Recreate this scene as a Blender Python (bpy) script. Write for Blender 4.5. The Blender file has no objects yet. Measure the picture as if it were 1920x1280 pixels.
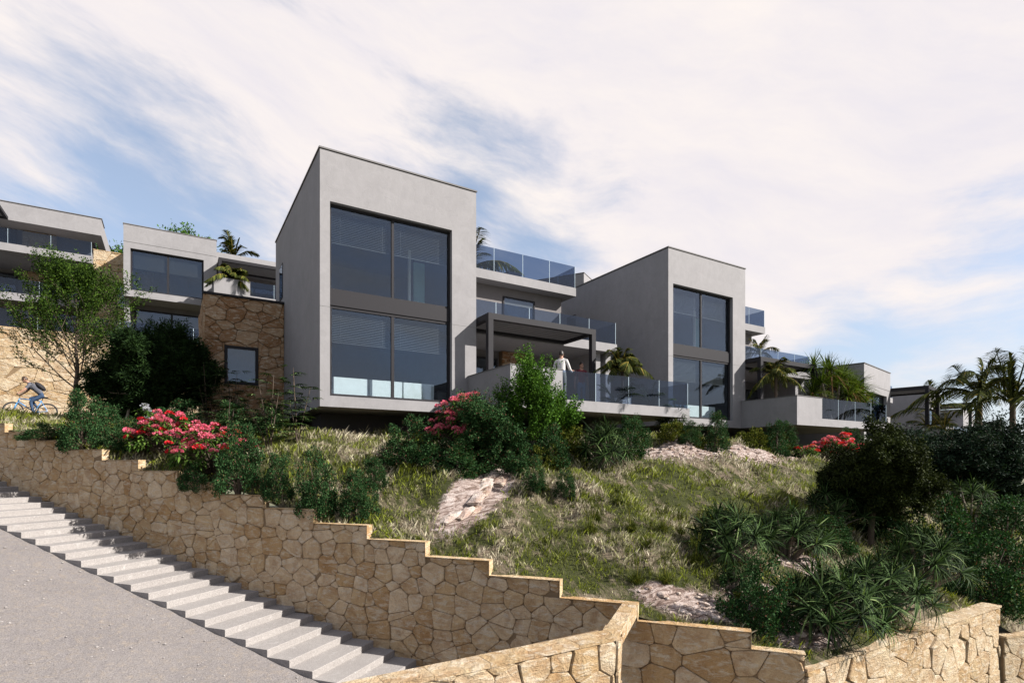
import bpy, bmesh, math, random
import numpy as np
from mathutils import Vector, Matrix

C = bpy.context.scene.collection
R = math.radians
PI = math.pi
rng = random.Random(7)
nr = np.random.RandomState(11)

# ------------------------------------------------------------------ camera
cam_d = bpy.data.cameras.new('camera')
cam = bpy.data.objects.new('camera', cam_d)
C.objects.link(cam)
cam.location = (0, 0, 0)
cam.rotation_euler = (R(90), 0, R(-31.3))
cam_d.sensor_width = 36
cam_d.sensor_fit = 'HORIZONTAL'
cam_d.lens = 36 * 1045 / 1920
cam_d.shift_y = 230 / 1920
cam_d.clip_end = 9000
bpy.context.scene.camera = cam

# ------------------------------------------------------------------ light
SUN_AZ = -43.2           # degrees from +X, counter-clockwise
SUN_EL = 34.0
sd = bpy.data.lights.new('sun', 'SUN')
sd.energy = 4.9
sd.angle = R(0.5)
sd.color = (1.0, 0.95, 0.88)
sun = bpy.data.objects.new('sun', sd)
C.objects.link(sun)
svec = Vector((math.cos(R(SUN_AZ)) * math.cos(R(SUN_EL)), math.sin(R(SUN_AZ)) * math.cos(R(SUN_EL)), math.sin(R(SUN_EL))))
sun.rotation_euler = svec.to_track_quat('Z', 'Y').to_euler()

sc = bpy.context.scene
sc.view_settings.view_transform = 'Standard'
sc.view_settings.look = 'None'
sc.view_settings.gamma = 1
sc.view_settings.use_curve_mapping = False
sc.view_settings.exposure = 1.22

world = bpy.data.worlds.new('World')
sc.world = world
world.use_nodes = True


class NT:
    """small helper for writing node trees"""
    def __init__(s, tree):
        s.t = tree
        tree.nodes.clear()

    def n(s, typ, ins=None, **props):
        nd = s.t.nodes.new(typ)
        for k, v in props.items():
            setattr(nd, k, v)
        for k, v in (ins or {}).items():
            s.put(nd, k, v)
        return nd

    def put(s, nd, k, v):
        sock = nd.inputs[k]
        if isinstance(v, bpy.types.NodeSocket):
            s.t.links.new(v, sock)
        elif isinstance(v, bpy.types.Node):
            s.t.links.new(v.outputs[0], sock)
        else:
            if hasattr(sock.default_value, '__len__') and not hasattr(v, '__len__'):
                v = [v] * len(sock.default_value)
            if hasattr(v, '__len__') and len(v) == 3 and len(sock.default_value) == 4:
                v = (*v, 1)
            sock.default_value = v

    def math(s, op, a, b=0.0, c=None, clamp=False):
        ins = {0: a, 1: b}
        if c is not None:
            ins[2] = c
        return s.n('ShaderNodeMath', ins, operation=op, use_clamp=clamp).outputs[0]

    def mix(s, fac, a, b, blend='MIX'):
        nd = s.n('ShaderNodeMix', {}, data_type='RGBA', blend_type=blend)
        s.put(nd, 0, fac); s.put(nd, 6, a); s.put(nd, 7, b)
        return nd.outputs[2]

    def ramp(s, fac, stops, interp='LINEAR'):
        nd = s.n('ShaderNodeValToRGB', {0: fac})
        cr = nd.color_ramp
        cr.interpolation = interp
        while len(cr.elements) < len(stops):
            cr.elements.new(0.5)
        for e, (p, c) in zip(cr.elements, stops):
            e.position = p
            if not hasattr(c, '__len__'):
                c = (c, c, c)
            e.color = (*c, 1)
        return nd.outputs[0]

    def noise(s, vec, scale, detail=4, rough=0.55, dist=0.0, out=0):
        return s.n('ShaderNodeTexNoise', {'Vector': vec, 'Scale': scale, 'Detail': detail, 'Roughness': rough, 'Distortion': dist}).outputs[out]


w = NT(world.node_tree)
tc = w.n('ShaderNodeTexCoord').outputs['Generated']
sky = w.n('ShaderNodeTexSky', sky_type='NISHITA', sun_disc=False, sun_elevation=R(SUN_EL),
          sun_rotation=R(90 - SUN_AZ), air_density=1.0, dust_density=0.6, ozone_density=1.2, altitude=100).outputs[0]
rot = w.n('ShaderNodeVectorRotate', {'Vector': tc, 'Angle': R(-58.7), 'Axis': (0, 0, 1)}, rotation_type='AXIS_ANGLE').outputs[0]
sep = w.n('ShaderNodeSeparateXYZ', {0: rot})
tilt = w.n('ShaderNodeVectorRotate', {'Vector': rot, 'Angle': R(-16), 'Axis': (1, 0, 0)}, rotation_type='AXIS_ANGLE').outputs[0]
wrp = w.n('ShaderNodeVectorMath', {0: w.noise(tilt, 2.2, 3, 0.5, 0, 1), 1: (0.5, 0.5, 0.5)}, operation='SUBTRACT').outputs[0]
wrp = w.n('ShaderNodeVectorMath', {0: wrp, 'Scale': 0.16}, operation='SCALE').outputs[0]
q0 = w.n('ShaderNodeVectorMath', {0: tilt, 1: wrp}, operation='ADD').outputs[0]
p1 = w.n('ShaderNodeMapping', {'Vector': q0, 'Location': (4.2, 1.3, 2.0), 'Scale': (1.0, 1.0, 2.1)}).outputs[0]
p2 = w.n('ShaderNodeMapping', {'Vector': q0, 'Location': (1.2, 7.3, 5.0), 'Scale': (1.3, 1.3, 5.2)}).outputs[0]
n1 = w.noise(p1, 2.4, 7, 0.60)
n2 = w.noise(p2, 3.2, 8, 0.62, 0.1)
dens = w.math('ADD', w.math('MULTIPLY', n1, 0.55), w.math('MULTIPLY', n2, 0.45))


def blob(px, py, width, amount):
    """a broad bank of cloud (amount > 0) or a clearing (< 0) in one direction of the sky"""
    u = (px - 960) / 1045; v = (870 - py) / 1045
    d = Vector((1, -u, v)).normalized()
    dot = w.n('ShaderNodeVectorMath', {0: rot, 1: tuple(d)}, operation='DOT_PRODUCT').outputs['Value']
    m = w.n('ShaderNodeMapRange', {0: dot, 1: math.cos(R(width)), 2: 1.0, 3: 0.0, 4: 1.0}, interpolation_type='SMOOTHSTEP').outputs[0]
    return w.math('MULTIPLY', m, amount)


for b in ((1500, 200, 32, 0.20), (1150, 0, 34, 0.14), (300, 20, 32, 0.17), (1350, 420, 12, 0.08), (60, 350, 19, -0.13), (0, 290, 12, -0.07), (170, 90, 13, 0.10), (860, 260, 8, -0.05),  (400, 420, 14, -0.10),
          (760, 320, 10, -0.13), (1040, 350, 14, -0.22), (1250, 300, 8, -0.06), (560, 270, 10, 0.04), (330, 380, 9, -0.05), (1820, 640, 16, -0.15), (1520, 690, 9, -0.06), (1750, 380, 13, 0.06)):
    dens = w.math('ADD', dens, blob(*b))
mask = w.n('ShaderNodeMapRange', {0: dens, 1: 0.38, 2: 0.66, 3: 0.0, 4: 1.0}, interpolation_type='SMOOTHSTEP').outputs[0]
cloud = w.mix(w.n('ShaderNodeMapRange', {0: n2, 1: 0.3, 2: 0.7}).outputs[0], (3.75, 3.55, 3.75), (4.4, 4.05, 3.85))
skyb = w.mix(1.0, sky, (0.98, 0.88, 0.86), 'MULTIPLY')
low = w.n('ShaderNodeMapRange', {0: sep.outputs[2], 1: 0.0, 2: 0.25, 3: 0.8, 4: 0.42}).outputs[0]
skyb = w.mix(low, skyb, (2.2, 2.6, 3.15))
mix = w.mix(w.math('MULTIPLY', mask, 0.96), skyb, cloud)
bg = w.n('ShaderNodeBackground', {0: mix, 1: 0.1})
w.t.links.new(bg.outputs[0], w.n('ShaderNodeOutputWorld').inputs[0])


# ------------------------------------------------------------------ materials
def mat(name, fn):
    m = bpy.data.materials.new(name)
    m.use_nodes = True
    t = NT(m.node_tree)
    sh = fn(t)
    t.t.links.new(sh.outputs[0], t.n('ShaderNodeOutputMaterial').inputs[0])
    return m


def pbr(t, col, rough=0.8, bump=None, bstr=0.3, bdist=0.02, metal=0.0, spec=0.3):
    b = t.n('ShaderNodeBsdfPrincipled', {'Base Color': col, 'Roughness': rough, 'Metallic': metal, 'Specular IOR Level': spec})
    if bump is not None:
        t.put(b, 'Normal', t.n('ShaderNodeBump', {'Height': bump, 'Strength': bstr, 'Distance': bdist}).outputs[0])
    return b


def plain(name, col, rough=0.6, metal=0.0, spec=0.4, var=0.12, scale=6):
    def f(t):
        o = t.n('ShaderNodeTexCoord').outputs['Object']
        n = t.noise(o, scale, 5)
        c = t.mix(n, tuple(k * (1 - var) for k in col), tuple(min(1, k * (1 + var)) for k in col))
        return pbr(t, c, rough, n, 0.1, 0.005, metal, spec)
    return mat(name, f)


def m_plaster(t, base=(0.220, 0.213, 0.219)):
    o = t.n('ShaderNodeTexCoord').outputs['Object']
    big = t.noise(o, 0.55, 6, 0.6, 0.6)
    st = t.n('ShaderNodeMapping', {'Vector': o, 'Scale': (2.2, 2.2, 0.35)}).outputs[0]
    streak = t.noise(st, 2.0, 5, 0.65, 0.4)
    fine = t.noise(o, 34, 3, 0.6)
    # thin trowel lines: edges of warped cells
    wv = t.n('ShaderNodeVectorMath', {0: o, 1: t.n('ShaderNodeVectorMath', {0: t.noise(o, 1.6, 4, 0.6, 0, 1), 1: (0.9, 0.9, 0.9)}, operation='MULTIPLY').outputs[0]}, operation='ADD').outputs[0]
    vor = t.n('ShaderNodeTexVoronoi', {'Vector': wv, 'Scale': 1.7}, feature='DISTANCE_TO_EDGE').outputs[0]
    crack = t.n('ShaderNodeMapRange', {0: vor, 1: 0.0, 2: 0.018, 3: 1.0, 4: 0.0}).outputs[0]
    gate = t.n('ShaderNodeMapRange', {0: t.noise(o, 1.3, 3), 1: 0.5, 2: 0.66}).outputs[0]
    crack = t.math('MULTIPLY', crack, gate)
    v = t.math('ADD', t.math('MULTIPLY', big, 0.38), t.math('ADD', t.math('MULTIPLY', streak, 0.17), t.math('MULTIPLY', t.noise(wv, 2.3, 7, 0.72, 1.1), 0.45)))
    k = t.n('ShaderNodeMapRange', {0: v, 1: 0.33, 2: 0.67, 3: 0.82, 4: 1.10}).outputs[0]
    k = t.math('MULTIPLY', k, t.math('SUBTRACT', 1.0, t.math('MULTIPLY', crack, 0.11)))
    k = t.math('MULTIPLY', k, t.n('ShaderNodeMapRange', {0: fine, 1: 0.2, 2: 0.8, 3: 0.96, 4: 1.04}).outputs[0])
    col = t.mix(1.0, base, t.n('ShaderNodeCombineXYZ', {0: k, 1: k, 2: k}).outputs[0], 'MULTIPLY')
    h = t.math('ADD', t.math('MULTIPLY', t.noise(wv, 2.3, 7, 0.72, 1.1), 0.9), t.math('MULTIPLY', crack, -0.3))
    return pbr(t, col, 0.85, t.math('ADD', h, t.math('MULTIPLY', fine, 0.15)), 0.25, 0.02)


M = {}
M['plaster'] = mat('plaster', m_plaster)
M['plaster_shade_tinted'] = mat('plaster_shade_tinted', lambda t: m_plaster(t, (0.15, 0.138, 0.138)))  # same plaster darkened: shade under terraces and in rooms put into the colour
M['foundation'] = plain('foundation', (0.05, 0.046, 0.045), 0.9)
M['metal'] = plain('dark_metal', (0.021, 0.020, 0.023), 0.6, 0.0, 0.12, 0.08, 60)
M['coping'] = plain('coping_metal', (0.13, 0.125, 0.125), 0.7, 0.0, 0.1)
M['louvre'] = plain('louvre_metal', (0.16, 0.155, 0.16), 0.6, 0.0, 0.2, 0.06, 20)
M['blind'] = plain('blind_slats', (0.10, 0.10, 0.103), 0.5)
M['sofa'] = plain('sofa_fabric', (0.78, 0.80, 0.78), 0.9)
M['teal'] = plain('pale_teal_panel', (0.35, 0.55, 0.55), 0.6)
M['floor'] = plain('interior_floor', (0.12, 0.11, 0.10), 0.6)
M['dark'] = plain('dark_soil_and_shadow', (0.035, 0.033, 0.035), 0.8)  # planter soil, and the painted shadow line under the copings
M['white'] = plain('white_paint', (0.7, 0.7, 0.7), 0.5)


def m_glass(tint, refl, base):
    def f(t):
        tr = t.n('ShaderNodeBsdfTransparent', {0: tint})
        gl = t.n('ShaderNodeBsdfGlossy', {0: refl, 1: 0.015})
        fc = t.n('ShaderNodeLayerWeight', {0: 0.5}).outputs['Facing']
        fac = t.math('ADD', t.math('MULTIPLY', t.math('POWER', fc, 5.0), 0.75), base, clamp=True)
        return t.n('ShaderNodeMixShader', {0: fac, 1: tr.outputs[0], 2: gl.outputs[0]})
    return mat('glass', f)


M['pane'] = m_glass((0.80, 0.84, 0.86), (0.60, 0.70, 0.86), 0.065)
M['rail'] = m_glass((0.46, 0.52, 0.61), (0.68, 0.75, 0.86), 0.045)
M['glass_edge'] = plain('glass_edge', (0.45, 0.55, 0.62), 0.2)


def m_stone(c_lo, c_hi, dark):
    def f(t):
        rnd = t.n('ShaderNodeObjectInfo').outputs['Random']
        g = t.n('ShaderNodeNewGeometry')
        isl = g.outputs['Random Per Island']
        r = t.math('FRACT', t.math('ADD', rnd, t.math('MULTIPLY', isl, 3.7)))
        o = g.outputs['Position']
        off = t.n('ShaderNodeVectorMath', {0: o, 1: t.n('ShaderNodeCombineXYZ', {0: t.math('MULTIPLY', r, 31.0), 1: t.math('MULTIPLY', r, 17.0), 2: r}).outputs[0]}, operation='ADD').outputs[0]
        base = t.ramp(r, [(0.0, dark), (0.22, c_lo), (0.6, tuple((a + b) / 2 for a, b in zip(c_lo, c_hi))), (1.0, c_hi)])
        n = t.noise(off, 3.2, 6, 0.66, 0.7)
        st = t.noise(t.n('ShaderNodeMapping', {'Vector': off, 'Scale': (1, 1, 3.0), 'Rotation': (0.5, 0.3, 0)}).outputs[0], 4.5, 6, 0.7, 0.6)
        fine = t.noise(off, 42, 4, 0.65)
        col = t.mix(t.n('ShaderNodeMapRange', {0: n, 1: 0.36, 2: 0.62}).outputs[0], t.mix(0.55, base, (0.22, 0.11, 0.045)), base)
        col = t.mix(t.n('ShaderNodeMapRange', {0: st, 1: 0.50, 2: 0.62, 3: 0, 4: 0.62}).outputs[0], col, (0.52, 0.46, 0.37))
        k = t.n('ShaderNodeMapRange', {0: fine, 1: 0.25, 2: 0.75, 3: 0.82, 4: 1.16}).outputs[0]
        col = t.mix(1.0, col, t.n('ShaderNodeCombineXYZ', {0: k, 1: k, 2: k}).outputs[0], 'MULTIPLY')
        h = t.math('ADD', t.math('MULTIPLY', n, 0.9), t.math('ADD', t.math('MULTIPLY', st, 0.5), t.math('MULTIPLY', fine, 0.22)))
        return pbr(t, col, 0.9, h, 1.0, 0.09, 0, 0.1)
    return f


M['stone'] = mat('limestone', m_stone((0.45, 0.32, 0.18), (0.56, 0.44, 0.30), (0.38, 0.245, 0.12)))
M['stone_pale'] = mat('pale_limestone', m_stone((0.39, 0.295, 0.18), (0.46, 0.375, 0.26), (0.34, 0.24, 0.13)))
M['stone_brown'] = mat('brown_limestone', m_stone((0.27, 0.16, 0.088), (0.37, 0.26, 0.165), (0.20, 0.105, 0.052)))
M['mortar'] = plain('mortar', (0.17, 0.115, 0.065), 0.95, var=0.3)
M['cap_stone'] = mat('cap_stone', m_stone((0.45, 0.33, 0.19), (0.50, 0.39, 0.24), (0.40, 0.27, 0.14)))


def m_step(t):
    o = t.n('ShaderNodeNewGeometry').outputs['Position']
    a = t.noise(o, 1.1, 5, 0.6); b = t.noise(o, 60, 3, 0.75); c = t.noise(o, 9, 5, 0.7)
    col = t.mix(a, (0.205, 0.188, 0.180), (0.285, 0.266, 0.255))
    col = t.mix(t.n('ShaderNodeMapRange', {0: c, 1: 0.55, 2: 0.7, 3: 0, 4: 0.5}).outputs[0], col, (0.36, 0.345, 0.335))
    k = t.n('ShaderNodeMapRange', {0: b, 1: 0.3, 2: 0.7, 3: 0.62, 4: 1.28}).outputs[0]
    col = t.mix(1.0, col, t.n('ShaderNodeCombineXYZ', {0: k, 1: k, 2: k}).outputs[0], 'MULTIPLY')
    return pbr(t, col, 0.9, t.math('ADD', b, c), 0.35, 0.01)


M['step'] = mat('granite_step', m_step)


def m_road(t):
    o = t.n('ShaderNodeNewGeometry').outputs['Position']
    a = t.noise(o, 0.8, 6, 0.65, 0.5); b = t.noise(o, 50, 3, 0.8); c = t.noise(o, 7, 6, 0.75, 0.8)
    col = t.mix(a, (0.150, 0.136, 0.134), (0.205, 0.187, 0.18))
    col = t.mix(t.n('ShaderNodeMapRange', {0: c, 1: 0.5, 2: 0.68, 3: 0, 4: 0.55}).outputs[0], col, (0.25, 0.205, 0.16))
    col = t.mix(t.n('ShaderNodeMapRange', {0: c, 1: 0.44, 2: 0.33, 3: 0, 4: 0.35}).outputs[0], col, (0.14, 0.125, 0.135))
    vor = t.n('ShaderNodeTexVoronoi', {'Vector': o, 'Scale': 26.0}).outputs[0]
    peb = t.n('ShaderNodeMapRange', {0: vor, 1: 0.10, 2: 0.22, 3: 1, 4: 0}).outputs[0]
    k = t.n('ShaderNodeMapRange', {0: b, 1: 0.32, 2: 0.68, 3: 0.58, 4: 1.32}).outputs[0]
    col = t.mix(1.0, col, t.n('ShaderNodeCombineXYZ', {0: k, 1: k, 2: k}).outputs[0], 'MULTIPLY')
    h = t.math('ADD', t.math('MULTIPLY', c, 1.0), t.math('ADD', t.math('MULTIPLY', b, 0.35), t.math('MULTIPLY', peb, 0.25)))
    return pbr(t, col, 0.95, h, 0.8, 0.035, 0, 0.15)


M['road'] = mat('gravel_road', m_road)


def patch_noise(t, o):
    """shared by the soil and the grass: 0 = dry, 1 = green"""
    a = t.noise(o, 0.62, 3, 0.55, 0.9)
    b = t.noise(t.n('ShaderNodeMapping', {'Vector': o, 'Rotation': (0, 0, 0.9), 'Scale': (2.2, .8, 1)}).outputs[0], 2.6, 5, 0.68, 0.8)
    v = t.math('ADD', t.math('MULTIPLY', a, 0.5), t.math('MULTIPLY', b, 0.5))
    return t.n('ShaderNodeMapRange', {0: v, 1: 0.425, 2: 0.525}).outputs[0]


def m_soil(t):
    o = t.n('ShaderNodeNewGeometry').outputs['Position']
    g = patch_noise(t, o)
    a = t.noise(o, 5, 6, 0.7); b = t.noise(o, 40, 3, 0.7)
    dry = t.mix(a, (0.045, 0.033, 0.022), (0.22, 0.175, 0.125))
    gr = t.mix(a, (0.012, 0.015, 0.005), (0.055, 0.060, 0.018))
    col = t.mix(g, dry, gr)
    rock = t.n('ShaderNodeAttribute', attribute_name='rock').outputs['Fac']
    sl = t.n('ShaderNodeMapping', {'Vector': o, 'Rotation': (0, 0, 0.6), 'Scale': (1.0, 3.0, 3.0)}).outputs[0]
    rn = t.noise(sl, 2.2, 7, 0.72, 1.2)
    rc = t.ramp(rn, [(0.32, (0.05, 0.032, 0.026)), (0.45, (0.17, 0.12, 0.10)), (0.54, (0.36, 0.29, 0.26)), (0.7, (0.50, 0.44, 0.41))])
    rfac = t.n('ShaderNodeMapRange', {0: t.math('ADD', rock, t.math('MULTIPLY', t.math('SUBTRACT', a, 0.5), 0.9)), 1: 0.42, 2: 0.58}).outputs[0]
    col = t.mix(rfac, col, rc)
    h = t.math('ADD', t.math('MULTIPLY', rn, t.math('MULTIPLY', rfac, 2.2)), t.math('ADD', a, t.math('MULTIPLY', b, 0.3)))
    return pbr(t, col, 0.95, h, 0.8, 0.06, 0, 0.15)


M['soil'] = mat('soil', m_soil)
M['far_ground'] = plain('far_ground', (0.10, 0.10, 0.055), 0.95, var=0.4, scale=0.03)
M['pale_rock'] = mat('pale_rock', m_stone((0.38, 0.30, 0.27), (0.54, 0.48, 0.45), (0.20, 0.13, 0.10)))


def leafmat(name, c1, c2, c3=None, trans=0.16, rough=0.45, pos=False):
    def f(t):
        g = t.n('ShaderNodeNewGeometry')
        isl = g.outputs['Random Per Island']
        col = t.mix(t.math('POWER', isl, 1.9), c1, c2)  # mostly dark leaves, few bright: black shade and lit tips put into colour
        if c3:
            k = t.n('ShaderNodeMapRange', {0: isl, 1: 0.93, 2: 0.95}).outputs[0]
            col = t.mix(k, col, c3)
        n = t.noise(g.outputs['Position'], 2.0, 2)
        kk = t.n('ShaderNodeMapRange', {0: n, 1: 0.3, 2: 0.7, 3: 0.75, 4: 1.25}).outputs[0]
        col = t.mix(1.0, col, t.n('ShaderNodeCombineXYZ', {0: kk, 1: kk, 2: kk}).outputs[0], 'MULTIPLY')
        b = pbr(t, col, min(.75, rough + .15), None, 0, 0, 0, 0.04)
        tr = t.n('ShaderNodeBsdfTranslucent', {0: t.mix(1.0, col, (1.2, 1.3, 0.6), 'MULTIPLY')})
        return t.n('ShaderNodeMixShader', {0: trans, 1: b.outputs[0], 2: tr.outputs[0]})
    return mat(name, f)


M['leaf_shrub'] = leafmat('shrub_leaf', (0.008, 0.026, 0.008), (0.060, 0.125, 0.045), (0.10, 0.05, 0.03), 0.12)
M['leaf_olive'] = leafmat('yellowish_leaf', (0.025, 0.035, 0.006), (0.12, 0.135, 0.020), (0.18, 0.16, 0.03))
M['leaf_bright'] = leafmat('bright_leaf', (0.020, 0.055, 0.008), (0.095, 0.19, 0.025), None, 0.2)
M['leaf_tree'] = leafmat('tree_leaf', (0.010, 0.024, 0.005), (0.075, 0.130, 0.018), None, 0.18)
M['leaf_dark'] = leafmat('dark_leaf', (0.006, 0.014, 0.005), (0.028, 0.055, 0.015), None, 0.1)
M['leaf_conifer'] = leafmat('conifer_leaf', (0.008, 0.013, 0.004), (0.045, 0.056, 0.014), None, 0.08)
M['leaf_grey'] = leafmat('greyish_leaf', (0.006, 0.013, 0.008), (0.030, 0.052, 0.030), None, 0.08)
M['leaf_blade'] = leafmat('blade_leaf', (0.003, 0.009, 0.003), (0.070, 0.120, 0.036), (0.16, 0.21, 0.08), 0.10)
M['leaf_yucca'] = leafmat('yucca_leaf', (0.018, 0.036, 0.005), (0.13, 0.18, 0.018), None, 0.2)
M['leaf_palm'] = leafmat('palm_leaf', (0.016, 0.022, 0.006), (0.10, 0.115, 0.025), (0.20, 0.15, 0.03), 0.12)
M['leaf_cycad'] = leafmat('cycad_leaf', (0.006, 0.015, 0.008), (0.030, 0.050, 0.022), None, 0.1)
M['leaf_rhodo'] = leafmat('rhododendron_leaf', (0.020, 0.046, 0.008), (0.095, 0.155, 0.030), None, 0.15)
M['dead_leaf'] = leafmat('dead_leaf', (0.10, 0.05, 0.02), (0.20, 0.11, 0.05), None, 0.2, 0.7)
M['petal_red'] = leafmat('red_petal', (0.42, 0.016, 0.026), (0.62, 0.035, 0.05), None, 0.3)
M['petal_pink'] = leafmat('pink_petal', (0.52, 0.08, 0.15), (0.74, 0.25, 0.34), None, 0.3)
M['petal_white'] = leafmat('white_petal', (0.25, 0.25, 0.30), (0.4, 0.4, 0.45), None, 0.3)
M['bark'] = plain('bark', (0.075, 0.055, 0.04), 0.95, var=0.35, scale=14)
M['bark_pale'] = plain('pale_bark', (0.17, 0.14, 0.11), 0.95, var=0.35, scale=14)


def m_grass(t):
    g = t.n('ShaderNodeNewGeometry')
    p = patch_noise(t, g.outputs['Position'])
    isl = g.outputs['Random Per Island']
    dry = t.mix(isl, (0.15, 0.115, 0.065), (0.80, 0.72, 0.58))
    gr = t.mix(t.noise(g.outputs['Position'], 1.1, 3), t.mix(isl, (0.010, 0.016, 0.003), (0.065, 0.075, 0.014)), t.mix(isl, (0.06, 0.085, 0.006), (0.36, 0.42, 0.025)))
    fac = t.math('ADD', p, t.math('MULTIPLY', t.math('SUBTRACT', isl, 0.5), 0.55), clamp=True)
    col = t.mix(fac, dry, gr)
    b = pbr(t, col, 0.7, None, 0, 0, 0, 0.2)
    tr = t.n('ShaderNodeBsdfTranslucent', {0: col})
    return t.n('ShaderNodeMixShader', {0: 0.35, 1: b.outputs[0], 2: tr.outputs[0]})


M['grass'] = mat('grass', m_grass)


# ------------------------------------------------------------------ object helpers
def link(name, data, m=None, parent=None, loc=None):
    o = bpy.data.objects.new(name, data)
    C.objects.link(o)
    if m is not None and data is not None and not data.materials:
        for k in (m if isinstance(m, (list, tuple)) else [m]):
            data.materials.append(k)
    if parent is not None:
        o.parent = parent
    if loc is not None:
        o.location = loc
    return o


def tag(o, label, cat, group=None):
    o['label'] = label; o['category'] = cat
    if group:
        o['group'] = group
    return o


def thing(name, label, cat, loc=(0, 0, 0), rz=0, group=None):
    o = link(name, None, None, None, loc)
    o.rotation_euler = (0, 0, rz)
    return tag(o, label, cat, group)


def struct(o):
    o['kind'] = 'structure'; return o


def stuff(o):
    o['kind'] = 'stuff'; return o


def copy_tree(o, parent=None, loc=None, rz=None, label=None, scale=None):
    c = o.copy(); C.objects.link(c)
    if parent is not None:
        c.parent = parent
    for ch in list(o.children):
        copy_tree(ch, c)
    if loc is not None:
        c.location = loc
    if rz is not None:
        c.rotation_euler = (0, 0, rz)
    if scale is not None:
        c.scale = (scale,) * 3 if not hasattr(scale, '__len__') else scale
    if label is not None:
        c['label'] = label
    return c


def mesh_np(name, V, F, smooth=False):
    """V (n,3); F: (m,k) int array, or a list of faces"""
    me = bpy.data.meshes.new(name)
    if isinstance(F, np.ndarray):
        m, k = F.shape
        me.vertices.add(len(V)); me.vertices.foreach_set('co', np.asarray(V, np.float32).ravel())
        me.loops.add(m * k); me.loops.foreach_set('vertex_index', F.astype(np.int32).ravel())
        me.polygons.add(m); me.polygons.foreach_set('loop_start', np.arange(0, m * k, k, dtype=np.int32))
        me.update(calc_edges=True)
    else:
        me.from_pydata([tuple(v) for v in V], [], F)
        me.update()
    if smooth:
        me.polygons.foreach_set('use_smooth', [True] * len(me.polygons))
    return me


class MB:
    def __init__(s):
        s.V = []; s.F = []; s.sm = []

    def add(s, vs, fs, smooth=False):
        b = len(s.V)
        s.V += [tuple(v) for v in vs]
        s.F += [tuple(i + b for i in f) for f in fs]
        s.sm += [smooth] * len(fs)
        return s

    def box(s, x0, x1, y0, y1, z0, z1):
        vs = [(x, y, z) for z in (z0, z1) for x, y in ((x0, y0), (x1, y0), (x1, y1), (x0, y1))]
        return s.add(vs, [(3, 2, 1, 0), (4, 5, 6, 7), (0, 1, 5, 4), (1, 2, 6, 5), (2, 3, 7, 6), (3, 0, 4, 7)])

    def prism(s, pts, z0, z1):
        """pts: counter-clockwise outline in xy"""
        n = len(pts)
        z0s = z0 if hasattr(z0, '__len__') else [z0] * n
        z1s = z1 if hasattr(z1, '__len__') else [z1] * n
        vs = [(x, y, z) for (x, y), z in zip(pts, z0s)] + [(x, y, z) for (x, y), z in zip(pts, z1s)]
        fs = [tuple(range(n - 1, -1, -1)), tuple(range(n, 2 * n))]
        fs += [(i, (i + 1) % n, n + (i + 1) % n, n + i) for i in range(n)]
        return s.add(vs, fs)

    def tube(s, pts, rad, n=8, cap=True, smooth=True):
        pts = [Vector(p) for p in pts]
        rads = rad if hasattr(rad, '__len__') else [rad] * len(pts)
        vs = []; fs = []
        up = Vector((0, 0, 1))
        for i, p in enumerate(pts):
            d = (pts[min(i + 1, len(pts) - 1)] - pts[max(i - 1, 0)]).normalized()
            a = d.cross(up)
            if a.length < 1e-3:
                a = d.cross(Vector((1, 0, 0)))
            a.normalize(); b = d.cross(a)
            for k in range(n):
                t = 2 * PI * k / n
                vs.append(p + (a * math.cos(t) + b * math.sin(t)) * rads[i])
        for i in range(len(pts) - 1):
            for k in range(n):
                k2 = (k + 1) % n
                fs.append((i * n + k, i * n + k2, (i + 1) * n + k2, (i + 1) * n + k))
        if cap:
            fs.append(tuple(range(n))[::-1]); fs.append(tuple((len(pts) - 1) * n + k for k in range(n)))
        return s.add(vs, fs, smooth)

    def ell(s, c, r, nu=12, nv=8, m=None):
        vs = []; fs = []
        c = Vector(c)
        for j in range(nv + 1):
            th = PI * j / nv
            for i in range(nu):
                ph = 2 * PI * i / nu
                v = Vector((r[0] * math.sin(th) * math.cos(ph), r[1] * math.sin(th) * math.sin(ph), r[2] * math.cos(th)))
                if m is not None:
                    v = m @ v
                vs.append(c + v)
        for j in range(nv):
            for i in range(nu):
                i2 = (i + 1) % nu
                fs.append((j * nu + i, (j + 1) * nu + i, (j + 1) * nu + i2, j * nu + i2))
        return s.add(vs, fs, True)

    def torus(s, c, R_, r, axis='Y', nu=40, nv=8):
        vs = []; fs = []
        c = Vector(c)
        for i in range(nu):
            a = 2 * PI * i / nu
            for j in range(nv):
                b = 2 * PI * j / nv
                q = R_ + r * math.cos(b)
                v = Vector((q * math.cos(a), r * math.sin(b), q * math.sin(a)))
                vs.append(c + v)
        for i in range(nu):
            for j in range(nv):
                i2 = (i + 1) % nu; j2 = (j + 1) % nv
                fs.append((i * nv + j, i2 * nv + j, i2 * nv + j2, i * nv + j2))
        return s.add(vs, fs, True)

    def build(s, name, m, parent=None, loc=None):
        me = bpy.data.meshes.new(name)
        me.from_pydata(s.V, [], s.F)
        me.update()
        if any(s.sm):
            me.polygons.foreach_set('use_smooth', s.sm)
        return link(name, me, m, parent, loc)


def box(name, m, parent, *a):
    return MB().box(*a).build(name, m, parent)


# ------------------------------------------------------------------ terrain
W0 = np.array((2.594, 12.467)); T = np.array((0.62, -0.784)); T = T / np.linalg.norm(T); N = np.array((-T[1], T[0]))


def sn(s, n):
    return W0 + T * s + N * n


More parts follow.
